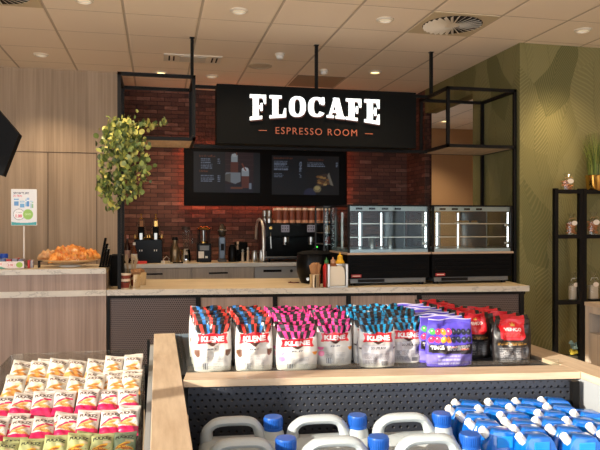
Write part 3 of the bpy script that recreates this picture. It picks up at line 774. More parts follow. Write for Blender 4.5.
# twin drinks dispenser
x = back(148.5); wdt = back(162.5)-back(134.5)
t = thing('drinks_dispenser', 'black twin drinks dispenser with two brass topped glass domes', 'drinks dispenser', (x, 7.88, BZ))
hb = hgt(239)
B().box(-wdt/2, wdt/2, -.12, .18, .001, hb, .008).build('body', M['blackgloss'], t)
for s_, nm in ((-1, 0), (1, 0)):
    cx = s_*wdt*.26
    me_h = hgt(214)-hb
    B().lathe([(.075, hb), (.078, hb+.02), (.06, hb+me_h*.35), (.035, hb+me_h*.75), (.02, hb+me_h*.85)], (cx, .03, 0), 24).build('glass_dome', M['film'], t, True)
    b = B().lathe([(.08, 0), (.084, .012), (.078, .022), (.0, .022)], (cx, .03, hb), 24)
    for q in range(12):
        a = q*tau/12; b.cyl((cx+.08*math.cos(a), .03+.08*math.sin(a), hb+.015), (cx+.084*math.cos(a), .03+.084*math.sin(a), hb+.055), .007, .003, 6)
    b.build('brass_crown', M['brass'], t, True)
    top = hb+me_h
    B().lathe([(0, top+.002), (.012, top), (.014, top-.012), (.006, top-.018), (.008, top-.045), (.028, top-.055), (.03, top-.062), (0, top-.064)], (cx, .03, 0), 16).build('brass_finial', M['brass'], t, True)
    B().box(cx-.035, cx+.035, -.10, -.04, hb+.02, hb+.15, .008).build('tap_block', M['blackmatt'], t)
    tp = B().box(cx-.017, cx+.017, -.115, -.10, hb-.02, hb+.075, .003).build('tap_lever', M['steel'], t)
    B().box(cx-.018, cx+.022, .03, .05, hb+.03, hb+.22, .002).build('inner_paper', M['kraft'] if s_ < 0 else M['brass'], t)
    me = text_mesh('(l)', .03, 0, .0004); me.transform(Matrix.Rotation(math.pi/2, 4, 'X')); bpy.data.meshes.remove(me)
    B().box(cx+.0-.02, cx+.0-.01, -.123, -.119, hb*.5, hb*.5+.02).box(cx+.005, cx+.015, -.123, -.119, hb*.5, hb*.5+.02).build('front_mark', M['white'], t)
# bottles
M['amber'] = mat('amber_glass', rgb(92, 44, 20), .12, coat=.5); M['darkbottle'] = mat('dark_bottle', rgb(44, 18, 16), .15, coat=.5)
def bottle(name, label, px, Y, top, mt, capm, labcol, r=.034):
    x = back(px, Y); h_ = atY(px, top, Y).z-BZ
    t = thing(name, label, 'bottle', (x, Y, BZ+.001))
    B().lathe([(0, 0), (r, 0), (r*1.02, .01), (r*1.02, h_*.55), (r*.5, h_*.74), (r*.38, h_*.8), (r*.38, h_*.9), (0, h_*.9)], n=20).build('glass_body', mt, t, True)
    B().lathe([(r*.45, h_*.88), (r*.45, h_), (0, h_)], n=16).build('cap', capm, t, True)
    B().lathe([(r*1.04, h_*.18), (r*1.04, h_*.46)], n=20).build('paper_label', labcol, t, True)
M['paper'] = mat('label_paper', rgb(205, 205, 196), .6)
bottle('syrup_bottle', 'amber syrup bottle with white label and white cap beside the drinks dispenser', 134.2, 7.70, 242.5, M['amber'], M['whiteplastic'], M['paper'])
bottle('syrup_bottle', 'dark syrup bottle with pinkish cap behind the left posts', 127.3, 7.82, 235, M['darkbottle'], mat('pink_cap', rgb(170, 120, 110), .5), mat('label_pinkish', rgb(180, 150, 140), .6))
tag(B().box(-.055, .055, -.03, .03, 0, .028, .006).build('red_box', mat('red_card', rgb(206, 60, 52), .5), loc=(back(142, 7.68), 7.68, BZ+.001)), 'small red box lying in front of the drinks dispenser', 'box')
tag(B().box(-.06, .06, -.03, .03, 0, .012, .005).build('tamping_mat', M['blackmatt'], loc=(back(178, 7.68), 7.68, BZ+.001)), 'flat black mat in front of the milk canister', 'mat')
tag(B().box(-.022, .022, -.02, .02, 0, .03, .004).build('small_carton', M['paper'], loc=(back(163, 7.7), 7.7, BZ+.001)), 'tiny white carton beside the thin cable', 'box')
tag(B().tube([(back(163, 7.9), 7.75, BZ+.008), (back(163.5, 7.9), 7.78, BZ+.05), (back(166.5, 7.9), 7.8, BZ+.075), (back(169, 7.9), 7.78, BZ+.05), (back(168, 7.9), 7.76, BZ+.01), (back(172, 7.9), 7.74, BZ+.006)], .006, 8).build('coiled_cable', M['steel'], smooth=True), 'thin looping steel cable beside the drinks dispenser', 'cable')
# milk canister
t = thing('milk_canister', 'squat dark metal canister with shoulders and black lid', 'canister', (back(175), 7.85, BZ+.001)); H = hgt(237)
B().lathe([(0, 0), (.055, 0), (.058, .01), (.058, H*.5), (.05, H*.58), (.03, H*.70), (.028, H*.9), (0, H*.9)], n=24).build('body', mat('aged_metal', rgb(130, 112, 88), .3, metal=.9), t, True)
B().lathe([(.036, H*.88), (.038, H*.92), (.03, H), (0, H)], n=20).build('lid', M['black'], t, True)
B().tube([(.055, 0, H*.5), (.085, 0, H*.45), (.085, 0, H*.15), (.056, 0, H*.1)], .006).build('handle', M['brass'], t, True)
# blender
t = thing('blender', 'jug blender with clear jar, dark lid and chrome base', 'blender', (back(186), 7.88, BZ+.001)); H = hgt(227)
B().lathe([(0, 0), (.06, 0), (.062, .02), (.05, H*.33), (.04, H*.38), (0, H*.38)], n=24).build('motor_base', mat('chrome', rgb(190, 190, 190), .12, metal=1), t, True)
B().box(-.02, .02, -.066, -.05, .04, .09, .003).build('switch_plate', M['black'], t)
j = B().lathe([(.032, H*.38), (.036, H*.42), (.045, H*.93)], n=24).build('glass_jar', M['glass'], t, True)
B().tube([(.043, 0, H*.86), (.075, 0, H*.82), (.07, 0, H*.5), (.04, 0, H*.46)], .007).build('handle', M['acrylic'], j, True)
B().lathe([(.053, H*.92), (.056, H*.95), (.05, H), (0, H)], n=24).build('lid', mat('brown_lid', rgb(46, 32, 26), .5), t, True)
# citrus juicer
t = thing('juice_machine', 'black and white fruit juicer with open cylinder cage and brass lid', 'juicer', (back(204), 7.88, BZ+.001)); H = hgt(226)
B().box(-.085, .085, -.10, .10, 0, H*.52, .012).build('body', M['blackgloss'], t)
st = B().box(-.07, -.005, -.105, -.099, .05, H*.30).build('sticker', M['white'], t, label='white letter sticker')
B().box(.01, .04, -.105, -.099, .05, .075).build('sticker', M['white'], t)
B().box(-.055, .055, -.103, -.098, H*.33, H*.46, .002).build('glass_window', M['greymetal'], t)
b = B()
for q in range(8):
    a = q*tau/8; b.cyl((.07*math.cos(a), .07*math.sin(a), H*.52), (.07*math.cos(a), .07*math.sin(a), H*.90), .005, n=6)
b.build('cage', M['black'], t)
B().cyl((0, 0, H*.52), (0, 0, H*.88), .022).build('steel_core', M['steel'], t, True)
B().lathe([(.086, H*.9), (.088, H*.92), (.06, H*.97), (0, H)], n=24).build('brass_lid', M['brass'], t, True)
B().lathe([(.05, H*.52), (.05, H*.57), (.02, H*.58), (0, H*.58)], n=20).build('brass_collar', M['brass'], t, True)
# coffee grinder
t = thing('coffee_grinder', 'tall slim coffee grinder with round dark hopper', 'coffee grinder', (back(222.3), 7.88, BZ+.001)); H = hgt(224)
B().box(-.05, .05, -.07, .08, 0, .03, .01).build('foot', M['darksteel'], t)
B().box(-.038, .038, -.04, .06, .03, H*.66, .012).build('column', mat('grinder_grey', rgb(88, 96, 104), .3, metal=.6), t)
B().lathe([(.025, H*.66), (.04, H*.70), (.052, H*.82), (.05, H*.84), (.03, H*.96), (.02, H), (0, H)], n=24).build('hopper', mat('smoked_hopper', rgb(78, 70, 60), .25, metal=.5), t, True)
B().lathe([(.055, H*.815), (.057, H*.835), (.05, H*.85)], n=24).build('band', M['steel'], t, True)
B().box(-.02, .02, -.06, -.04, H*.3, H*.48, .004).build('spout', M['black'], t)
# kettle, knock box, small things
t = thing('kettle', 'black round kettle right of the coffee grinder', 'kettle', (back(232.5), 7.86, BZ+.001)); H = hgt(243)
B().lathe([(0, 0), (.05, 0), (.056, .03), (.05, H*.7), (.03, H*.9), (0, H*.92)], n=24).build('body', M['blackgloss'], t, True)
B().tube([(.04, 0, H*.85), (.08, 0, H*.9), (.085, 0, H*.45), (.055, 0, H*.3)], .008).build('handle', M['black'], t, True)
t = thing('knock_box', 'black box with wooden handled tools standing behind the milk jugs', 'box', (back(242), 7.95, BZ+.001)); H = hgt(242)
B().box(-.075, .075, -.06, .06, 0, H*.98, .01).build('body', M['blackmatt'], t)
B().box(-.06, -.035, -.075, -.06, H*.6, H*1.0, .004).build('wooden_grip', mat('pale_grip', rgb(196, 168, 140), .6), t)
for i, (px, lab) in enumerate(((242.7, 'pale pepper mill left of the milk jugs, left one'), (248, 'pale pepper mill left of the milk jugs, right one'))):
    t = thing('pepper_mill', lab, 'mill', (back(px, 7.72), 7.72, BZ+.001), 0, 'pepper mills by the milk jugs'); H = atY(px, 249-i*2, 7.72).z-BZ
    B().lathe([(0, 0), (.017, 0), (.018, .02), (.013, H*.5), (.017, H*.75), (0, H*.78)], n=14).build('body', mat('mill_pale_%d' % i, rgb(190, 176, 158), .4), t, True)
    B().lathe([(0, H), (.012, H*.96), (.015, H*.88), (.01, H*.78), (0, H*.77)], n=14).build('head', M['steel'], t, True)
def jug(px, top, lab):
    Y = 7.70; t = thing('milk_jug', lab, 'jug', (back(px, Y), Y, BZ+.001), 0, 'steel milk jugs beside the espresso machine'); H = atY(px, top, Y).z-BZ
    B().lathe([(0, 0), (.035, 0), (.038, .01), (.034, H*.6), (.03, H*.8), (.033, H), (.03, H), (.027, H*.8), (.03, .02), (0, .02)], n=22).build('body', M['steel'], t, True)
    B().tube([(.032, 0, H*.9), (.06, 0, H*.85), (.06, 0, H*.35), (.036, 0, H*.25)], .005).build('handle', M['steel'], t, True)
jug(254.5, 251, 'left steel milk jug beside the espresso machine'); jug(261.5, 250, 'right steel milk jug beside the espresso machine')

# ------------------------------------------------------------------ things on the front counter
CT = 1.001
def on(px, py, z=CT): return atZ(px, py, z)
# soup kettle
p = on(317, 283.5); R = (atY(333, 265, p.y).x-atY(301, 265, p.y).x)/2; p.y += .10; R *= 1.12
t = thing('soup_kettle', 'large glossy black soup kettle on the counter behind the napkins', 'soup kettle', (p.x, p.y, CT)); H = atY(317, 249, p.y).z-CT
B().lathe([(0, 0), (R*.72, 0), (R*.76, .008), (R*.80, .02), (R*.97, H*.32), (R, H*.55), (R*.96, H*.80), (R*.93, H*.84), (0, H*.84)], n=40).build('body', M['blackgloss'], t, True)
B().lathe([(R*.97, H*.84), (R*.98, H*.88), (R*.7, H*.93), (R*.2, H*.96), (0, H*.96)], n=40).build('lid', M['blackmatt'], t, True)
B().lathe([(.012, H*.95), (.02, H*.99), (.018, H*1.02), (0, H*1.03)], n=16).build('lid_knob', M['black'], t, True)
B().cyl((-R*.55, -R*.86, H*.15), (-R*.6, -R*.98, H*.15), .014).build('dial', M['steel'], t, True)
tag(B().tube([(0, 0, .006), (-.05, -.01, .006), (-.09, .04, .006), (-.06, .09, .006)], .005).build('power_cord', mat('red_brown_cord', rgb(96, 40, 34), .5), loc=(p.x-R*.9, p.y-.03, CT), smooth=True), 'red brown cord lying left of the soup kettle', 'cord')
# metal tumblers with kraft wrapped cutlery / cup sleeves
def tumbler(px, py, label, group=None, paper=True, top=263):
    q = on(px, py); q.y += .05
    t = thing('steel_tumbler', label, 'cup', (q.x, q.y, CT), 0, group)
    B().lathe([(0, 0), (.042, 0), (.044, .01), (.047, .11), (.049, .115), (.045, .115), (.040, .02), (0, .02)], n=24).build('cup', mat('mirror_steel', rgb(215, 205, 190), .1, metal=1), t, True)
    return t, q
t, q = tumbler(316.5, 288, 'mirror steel tumbler stuffed with folded kraft bags left of the napkins')
def paper_bunch(n_, z0, z1, r0, r1, m_, parent, name, seed, flat=False):
    r_ = random.Random(seed); b = B()
    for i in range(n_):
        a = r_.uniform(0, tau); rr0, rr1 = r0*r_.uniform(.2, 1), r1*r_.uniform(.3, 1)
        p0 = Vector((rr0*math.cos(a), rr0*math.sin(a)*.6, z0)); p1 = Vector((rr1*math.cos(a), rr1*math.sin(a)*.6, z1*r_.uniform(.88, 1)))
        d = (p1-p0); L_ = d.length; qd = d.to_track_quat('Z', 'Y').to_matrix().to_4x4()
        Mx = Matrix.Translation(p0) @ qd @ Matrix.Rotation(r_.uniform(0, 3), 4, 'Z')
        b.box(-.019, .019, -.005, .005, 0, L_, .002, M=Mx)
    return b.build(name, m_, parent)
paper_bunch(30, .09, .212, .024, .042, M['kraft'], t, 'kraft_bag_bundle', 3)
# rim flare
# napkin dispenser
q0 = on(328, 288); q1 = on(348.5, 287.5)
ndw = .187
t = thing('napkin_dispenser', 'brushed steel napkin holder full of white napkins', 'napkin holder', ((q0.x+q1.x)/2, (q0.y+q1.y)/2+.07, CT), 0)
wd = (q1.x-q0.x)/2
B().box(-wd, -wd+.022, -.06, .06, 0, .20, .003).box(wd-.022, wd, -.06, .06, 0, .20, .003).box(-wd, wd, -.06, .06, 0, .012, .002).box(-wd+.02, wd-.02, .05, .058, 0, .195, .002).build('holder', M['steel'], t)
b = B()
for i in range(14):
    y0 = -.05+i*.007; zz = .175-.0*i
    b.prism([(-wd+.024, .014), (wd-.026, .014), (wd-.026, .10+.002*i), (wd-.03, .15), (wd-.045, .175+.0006*i), (-wd+.045, .18), (-wd+.024, .172)], y0, y0+.0045)
b.build('napkins', mat('napkin_white', rgb(228, 218, 200), .8), t)['kind'] = 'stuff'
# squeeze bottles behind the napkins
def squeeze(px, Y, top, c_, capc, lab, r=.03):
    x = atY(px, 260, Y).x; H = atY(px, top, Y).z-CT
    t = thing('sauce_bottle', lab, 'sauce bottle', (x, Y, CT))
    B().lathe([(0, 0), (r, 0), (r*1.05, .01), (r*1.05, H*.7), (r*.6, H*.8), (0, H*.81)], n=20).build('body', mat('sauce_%d' % int(px), c_, .35), t, True)
    B().lathe([(r*.62, H*.79), (r*.6, H*.9), (r*.2, H*.93), (r*.15, H), (0, H)], n=16).build('cap', mat('cap_%d' % int(px), capc, .4), t, True)
squeeze(326.5, 5.38, 257.5, rgb(196, 34, 28), rgb(48, 110, 52), 'red ketchup bottle with green cap behind the napkin holder')
squeeze(340, 5.46, 252.5, rgb(222, 168, 36), rgb(228, 176, 40), 'yellow mustard bottle behind the napkin holder', .04)
squeeze(333, 5.36, 257, rgb(122, 72, 44), rgb(176, 130, 96), 'brown sauce bottle with tan cap between the red and yellow bottles', .036)
# left end: paper cup, tumblers with cups, cutlery, lid rack
q = on(124.2, 289); q.y += .055
t = thing('paper_cup', 'brown paper coffee cup with cream rim at the left end of the counter', 'cup', (q.x, q.y, CT))
im = Img(90, 50, (128, 52, 38)); im.rect(0, 0, 1, .06, (222, 200, 176)); im.rect(0, .93, 1, 1, (224, 206, 184))
for c0 in (.06, .56): im.rect(c0, .42, c0+.15, .66, (30, 22, 20)); im.text('FLOCAFE', c0+.01, .46, c0+.14, .60, (140, 116, 100), .0)
A_ = np.linspace(0, tau, 90)-math.pi*.62-math.pi*.0; V_ = np.linspace(0, 1, 50); rr_ = (.030+.013*V_)[:, None]
P = np.stack([rr_*np.cos(A_)[None, :], rr_*np.sin(A_)[None, :], np.repeat((V_*.118)[:, None], 90, 1)], -1)
t.scale = (1.25, 1.25, 1.02)
M['printmatt'] = printed('printed_card', .6)
mobj('cup_wall', grid_mesh('cup_wall', P, im.lin()), M['printmatt'], t)
B().lathe([(.0, .004), (.029, .004), (.029, 0), (.031, 0), (.030, .004)], n=24).lathe([(.042, .117), (.0445, .118), (.0445, .122), (.042, .122), (.041, .118), (.038, .06), (0, .055)], n=24).build('rolled_rim', mat('cup_cream', rgb(226, 208, 186), .6), t, True)
t, q = tumbler(135, 288, 'mirror steel tumbler of kraft sachets beside the paper coffee cup', 'tumblers at the left end of the counter')
paper_bunch(24, .10, .158, .022, .040, M['kraft'], t, 'kraft_sachet_bundle', 5)
t2, q = tumbler(141, 285.5, 'mirror steel tumbler of kraft sachets, the rear right one of the pair', 'tumblers at the left end of the counter')
paper_bunch(18, .10, .145, .022, .036, M['kraft'], t2, 'kraft_sachet_bundle', 6)
q = on(130.5, 283); t = thing('cutlery_cup', 'clear cup of pale wooden spoons behind the kraft sachets', 'cutlery', (q.x, q.y+.12, CT))
B().lathe([(0, 0), (.034, 0), (.04, .12), (.042, .12), (.036, 0)], n=20).build('cup', M['acrylic'], t, True)
b = B(); r_ = random.Random(8)
for i in range(11):
    a = r_.uniform(0, tau); tx, ty = .05*math.cos(a), .03*math.sin(a); h_ = r_.uniform(.2, .26)
    b.cyl((tx*.3, ty*.3, .01), (tx, ty, h_-.03), .004, .005, 6)
    b.lathe([(0, h_-.04), (.011, h_-.025), (.013, h_-.01), (0, h_+.005)], (tx*1.02, ty, 0), 8, 1, .35)
b.build('wooden_spoons', mat('birch', rgb(196, 178, 150), .6), t, True)['kind'] = 'stuff'
# black cup-lid rack at the raised counter's end
lx = atY(105, 250, 5.68).x
t = thing('lid_rack', 'black slanted rack of cup lids at the end of the raised counter', 'rack', (lx-.0, 5.70, 1.1785))
b = B().box(-.05, .035, -.05, .06, 0, .006)
for i in range(4):
    Mx = Matrix.Translation((-.03+i*.022, 0, .0)) @ Matrix.Rotation(-.22, 4, 'Y') if False else Matrix.Translation((-.038+i*.020, -.02+.03*i, .005)) @ Matrix.Rotation(.18, 4, 'Y')
    b.box(-.008, .008, -.04, .04, 0, .245-.05*i, .003, M=Mx)
b.build('slanted_slots', M['blackmatt'], t)
b = B()
for i in range(3): b.lathe([(.022, 0), (.024, .006), (.018, .012), (0, .013)], (.012, .03, .13+.02*i), 16)
b.build('lids', mat('lid_grey', rgb(180, 172, 160), .4), t, True)
# black bin behind the posts
tag(B().box(-.06, .05, -.12, .12, 0, .27, .01).build('cup_dispenser', M['blackmatt'], loc=(-.345, 5.95, CT)), 'dark cup dispenser box between the two left posts', 'dispenser')

# ------------------------------------------------------------------ on the raised counter
RZ = 1.179
def onr(px, Y): return atY(px, 262, Y).x
t = thing('price_sign', 'white and teal price sign on a thin stand on the raised counter', 'sign', (onr(24, 5.80), 5.80, RZ))
Zs = lambda py: atY(24, py, 5.80).z-RZ
sw = (atY(37.5, 200, 5.8).x-atY(12.5, 200, 5.8).x)/2
B().lathe([(0, 0), (.05, 0), (.05, .006), (.01, .01), (0, .01)], n=24).build('foot', M['whiteplastic'], t, True)
B().cyl((0, 0, .008), (0, 0, Zs(226)), .006, n=10).build('pole', M['whiteplastic'], t, True)
B().box(-sw-.004, sw+.004, .002, .012, Zs(225)-.004, Zs(189.5)+.004, .003).build('frame', M['whiteplastic'], t)
im = Img(100, 140, (226, 228, 232))
im.text('SPORTLIFE', .08, .86, .70, .92, (70, 74, 96), .02); im.text('ACTION', .08, .79, .42, .845, (214, 64, 96), .02)
for (x_, y_, w1, h1, c_) in ((.20, .64, .17, .20, (96, 150, 206)), (.43, .58, .17, .18, (110, 168, 216)), (.66, .64, .09, .24, (90, 146, 210)), (.58, .62, .05, .2, (150, 190, 226)), (.84, .57, .06, .18, (150, 196, 150)), (.78, .58, .05, .2, (176, 206, 220))):
    im.rect(x_-w1/2, y_-h1/2, x_+w1/2, y_+h1/2, c_); im.rect(x_-w1/2, y_+h1*.12, x_+w1/2, y_+h1*.3, (220, 232, 240)); im.ell(x_, y_+h1/2, w1/2, .02, (190, 214, 232))
im.rect(0, 0, 1, .13, (60, 160, 164)); im.ell(.5, .14, .62, .075, (226, 228, 232)); im.ell(.5, .20, .62, .08, (226, 228, 232))
im.ell(.30, .30, .225, .155, (60, 66, 84)); im.ell(.30, .30, .21, .145, (238, 238, 240)); im.ell(.66, .30, .20, .145, (150, 196, 92)); im.text('GRATIS', .54, .28, .78, .33, (214, 232, 180), .01)
im.text('2 voor', .18, .34, .42, .375, (50, 56, 80)); im.text('1.00', .17, .21, .42, .30, (214, 50, 90), .03)
M['sheen'] = printed('printed_sheet', .35)
flat_print('printed_sheet', im, M['sheen'], (-sw, .0015, Zs(225)), (2*sw, 0, 0), (0, 0, Zs(189.5)-Zs(225)), t)
# gum displays
q0 = onr(-14, 5.66); q1 = onr(25, 5.66)
t = thing('candy_display', 'low pale candy tray with green and red price strip on the raised counter', 'candy display', (q1, 5.62, RZ))
w1 = q1-q0
B().box(-w1, 0, .004, .2, 0, .012, .002).box(-w1, 0, .19, .2, 0, .07).box(-.006, 0, .004, .2, 0, .06).build('tray', M['acrylic'], t)
im = Img(130, 28, (236, 220, 214)); im.rect(0, 0, 1, .16, (86, 164, 150)); im.ell(.80, .1, .3, .12, (236, 220, 214)); im.ell(.88, .5, .085, .38, (150, 186, 60)); im.ell(.66, .5, .10, .40, (214, 160, 160)); im.ell(.66, .5, .092, .36, (240, 228, 224)); im.text('1.00', .60, .32, .72, .66, (204, 50, 60), .03); im.text('ACTION', .1, .55, .42, .75, (222, 90, 90), .02); im.ell(.24, .2, .22, .12, (120, 180, 150))
flat_print('price_strip', im, M['sheen'], (-w1, .0, .002), (w1, 0, 0), (0, 0, .058), t)
pc = [rgb(120, 120, 140), rgb(150, 140, 150), rgb(196, 60, 60), rgb(96, 110, 150), rgb(170, 160, 160)]
g0 = None
for j in range(2):
    for i in range(7):
        loc = (q1-.035-i*.045, 5.68+j*.075, RZ+.0125); lab = 'small gum packet in the candy tray, %s row, %s from the right' % (('front', 'rear')[j], ['first', 'second', 'third', 'fourth', 'fifth', 'sixth', 'seventh'][i])
        o = B().box(-.018, .018, -.025, .025, 0, .062+.006*(i % 2), .004).build('gum_packet', mat('gum_%d' % (i % 5), pc[(i+j) % 5], .35), loc=loc); tag(o, lab, 'gum', 'gum packets in the candy tray')
for i, (xo, cc_) in enumerate(((.045, rgb(170, 164, 170)), (.022, rgb(206, 52, 50)))):
    tag(B().box(-.010, .010, -.03, .03, 0, .065, .004).build('candy_roll_box', mat('roll_%d' % i, cc_, .4), loc=(q1+xo, 5.72, RZ)), ('grey candy box standing right of the candy tray', 'red candy box touching the right end of the candy tray')[i], 'candy')
x = onr(4, 5.86); H = atY(4, 253.5, 5.86).z-RZ
t = thing('drink_bottle', 'small bottle with bright blue cap behind the candy tray', 'bottle', (x, 5.86, RZ))
B().lathe([(0, 0), (.032, 0), (.033, .06), (.026, H*.62), (.026, H*.7), (0, H*.7)], n=20).build('body', M['acrylic'], t, True)
B().lathe([(.033, H*.62), (.034, H*.9), (.026, H), (0, H)], n=20).build('cap', mat('blue_cap_small', rgb(24, 70, 170), .35), t, True)
# croissant plate
px0, px1 = onr(40.5, 5.80), onr(98, 5.80); PR = (px1-px0)/2
t = thing('serving_plate', 'round wooden pedestal plate on the raised counter under the pastries', 'plate', ((px0+px1)/2, 5.82, RZ))
B().lathe([(0, 0), (.09, 0), (.09, .006), (.07, .016), (0, .016)], n=30, sy=.7).build('pedestal', M['whiteplastic'], t, True)
B().lathe([(0, .016), (.10, .018), (PR*.98, .052), (PR, .058), (PR*.96, .060), (.1, .03), (0, .03)], n=40, sy=.75).build('plate', mat('plate_wood', rgb(214, 178, 132), .4), t, True)
tag(B().box(-.005, .005, -.03, .03, 0, .055).box(-.005, .025, -.03, .03, .05, .056).build('plate_clip', M['black'], loc=(px0-.0, 5.74, RZ)), 'small black bracket at the left end of the serving plate', 'stand')
M['crust'] = mat('croissant_crust', rgb(236, 150, 60), .45, coat=.3); k = N(M['crust']); k.color(k.ramp(k.noise(k.obj(), 28, 4), [(.3, rgb(196, 100, 34)), (.5, rgb(240, 150, 60)), (.7, rgb(250, 200, 120))])); k.bump(k.noise(k.obj(), 60, 3), .4, .006)
M['crustp'] = mat('pale_crust', rgb(216, 168, 118), .5); k = N(M['crustp']); k.color(k.ramp(k.noise(k.obj(), 28, 4), [(.35, rgb(186, 126, 74)), (.6, rgb(222, 176, 124)), (.75, rgb(236, 200, 156))]))
def croissant_mesh(L_=.088, R_=.043, bend=.55):
    b = B(); n = 19; rings = []; seg = 14
    for i in range(n):
        u = i/(n-1)*2-1; r0 = R_*(1-abs(u)**2.2)**.7*(1+.13*math.cos(u*14)) + .002
        a = u*bend; c = Vector((L_*math.sin(a)/bend, L_*(1-math.cos(a))/bend*1.2, r0*.92)); tdir = Vector((math.cos(a), math.sin(a), 0)); nx = Vector((-math.sin(a), math.cos(a), 0))
        rings.append([b.bm.verts.new(c+nx*r0*math.cos(tau*k_/seg)+Vector((0, 0, 1))*r0*.92*math.sin(tau*k_/seg)) for k_ in range(seg)])
    for a, c in zip(rings, rings[1:]):
        for k_ in range(seg): b.bm.faces.new((a[k_], a[(k_+1) % seg], c[(k_+1) % seg], c[k_]))
    b.bm.faces.new(rings[0][::-1]); b.bm.faces.new(rings[-1]); return b
PX, PY, PZ = (px0+px1)/2, 5.82, RZ+.04
spots = [(-.175, 0, .012, .3, 1, 'pale croissant at the left end of the serving plate'), (-.10, -.05, .0, 1.2, 0, 'golden croissant at the front left of the plate'), (-.03, -.03, 0, -.2, 0, 'golden croissant in the lower middle of the plate'), (.04, -.05, 0, .5, 0, 'golden croissant right of the middle at the front of the plate'),
         (-.06, .02, .058, .1, 0, 'golden croissant on top of the pile, left one'), (.02, .0, .064, 2.6, 0, 'golden croissant crowning the top middle of the pile'), (.075, .03, .045, -.5, 0, 'golden croissant stacked at the right of the pile'), (.13, -.03, 0, .2, 0, 'orange croissant near the right end of the plate'), (.17, .02, .012, -.4, 0, 'orange croissant at the right end of the serving plate')]
crm = None
for i, (dx_, dy_, dz_, rz_, pale, lab) in enumerate(spots):
    if crm is None:
        o = croissant_mesh().build('croissant', M['crustp'], smooth=True); crm = o.data; crm2 = crm.copy(); crm2.materials.clear(); crm2.materials.append(M['crust'])
    else: o = bpy.data.objects.new('croissant', crm if pale else crm2); COL.objects.link(o)
    o.location = (PX+dx_, PY+dy_, PZ+dz_-.005+(.014 if abs(dx_) > .12 else 0)); o.rotation_euler = (0, 0, rz_); tag(o, lab, 'croissant', 'croissants on the serving plate')
# cellophane over the pile
b = B(); r_ = random.Random(4); n1, n2 = 12, 26; rings = []
for i in range(n1):
    v = i/(n1-1); rr = PR*.80*math.sqrt(max(0, 1-v**2.2))+.002
    rings.append([b.bm.verts.new((rr*math.cos(tau*j/n2)*(1+r_.uniform(-.05, .05)), rr*.55*math.sin(tau*j/n2)*(1+r_.uniform(-.05, .05)), .055+.12*v+r_.uniform(-.004, .004))) for j in range(n2)])
for a, c in zip(rings, rings[1:]):
    for j in range(n2): b.bm.faces.new((a[j], a[(j+1) % n2], c[(j+1) % n2], c[j]))
o = b.build('cellophane_wrap', M['film'], loc=(PX+.02, PY, RZ)); tag(o, 'crumpled clear film covering the pastries on the plate', 'plastic film')

# ------------------------------------------------------------------ hanging plant at the left frame
rp = random.Random(11)
pl = thing('hanging_plant', 'trailing green plant spilling from the left hanging frame down its post', 'plant', (-.24, 5.78, ZB+.003))
B().lathe([(0, 0), (.06, 0), (.08, .11), (.074, .11), (.055, .02), (0, .02)], n=24).build('pot', M['blackmatt'], pl, True)
def leaf_cloud(pts, size, cols, seed, rnd=.35, aspect=.85):
    r_ = random.Random(seed); V = []; F = []; C = []
    for p in pts:
        s_ = size*r_.uniform(.6, 1.25); q = Euler((r_.uniform(.3, 1.9), r_.uniform(-.9, .9), r_.uniform(0, tau))).to_matrix()
        outl = [(0, 0), (.42, .25), (.5, .6), (.3, .92), (0, 1.05), (-.3, .92), (-.5, .6), (-.42, .25)]
        n0 = len(V); c = s2l(np.array(r_.choice(cols))*r_.uniform(.85, 1.15))
        for k_, (a, b_) in enumerate(outl): V.append(tuple(Vector(p)+q@Vector((a*s_*aspect, b_*s_, abs(a)*s_*.3)))); C.append(c)
        V.append(tuple(Vector(p)+q@Vector((0, .5*s_, -.02*s_)))); C.append(c*1.15)
        for k_ in range(8): F.append((n0+k_, n0+(k_+1) % 8, n0+8))
    me = bpy.data.meshes.new('foliage'); me.from_pydata(V, [], F); set_cols(me, np.array(C)); me.shade_smooth(); me.update(); return me
M['leaf'] = printed('leaf_green', .45)
strands = []
def strand(pts, n_, spread):
    """px path -> leaf anchor points (in world), with a stem"""
    P = [atY(a, b, y) for a, b, y in pts]; out = []
    for i in range(int(n_*1.8)):
        t = rp.random()*(len(P)-1); k_ = int(t); f = t-k_; c = P[k_].lerp(P[min(k_+1, len(P)-1)], f)
        out.append(c+Vector((rp.gauss(0, spread), rp.gauss(0, spread), rp.gauss(0, spread))))
    strands.append([p-pl.location for p in P]); return out
L_ = []
L_ += strand([(124, 126, 5.62), (118, 133, 5.52), (114, 150, 5.48)], 75, .045)
L_ += strand([(128, 128, 5.6), (134, 138, 5.5), (140, 150, 5.48), (143, 168, 5.48), (142, 182, 5.48)], 62, .028)
L_ += strand([(122, 128, 5.6), (108, 138, 5.48), (103, 160, 5.46), (104, 182, 5.46), (100, 193, 5.46)], 65, .030)
L_ += strand([(120, 130, 5.55), (122, 150, 5.44), (124, 172, 5.42), (120, 190, 5.42), (124, 202, 5.42)], 80, .032)
L_ += strand([(126, 140, 5.50), (132, 158, 5.44), (130, 178, 5.44), (134, 198, 5.44)], 48, .026)
L_ += strand([(110, 170, 5.45), (108, 195, 5.45), (114, 214, 5.45)], 34, .022)
L_ += strand([(130, 128, 5.65), (145, 126, 5.7), (155, 127, 5.72), (165, 124, 5.72)], 24, .016)
L_ += [Vector(atY(123+rp.gauss(0, 9), 134+rp.gauss(0, 8), 5.5+rp.uniform(-.12, .12))) for _ in range(130)]
L_ += [Vector(atY(min(max(rp.gauss(120, 10), 101), 145), rp.uniform(138, 192), 5.47+rp.uniform(-.10, .06))) for _ in range(190)]
g_ = [(128, 140, 72), (104, 120, 60), (150, 156, 84), (88, 104, 54), (172, 172, 92), (70, 86, 48), (198, 192, 104), (140, 152, 100)]
mobj('foliage', leaf_cloud([p-pl.location for p in L_], .047, g_, 3), M['leaf'], pl)
b = B()
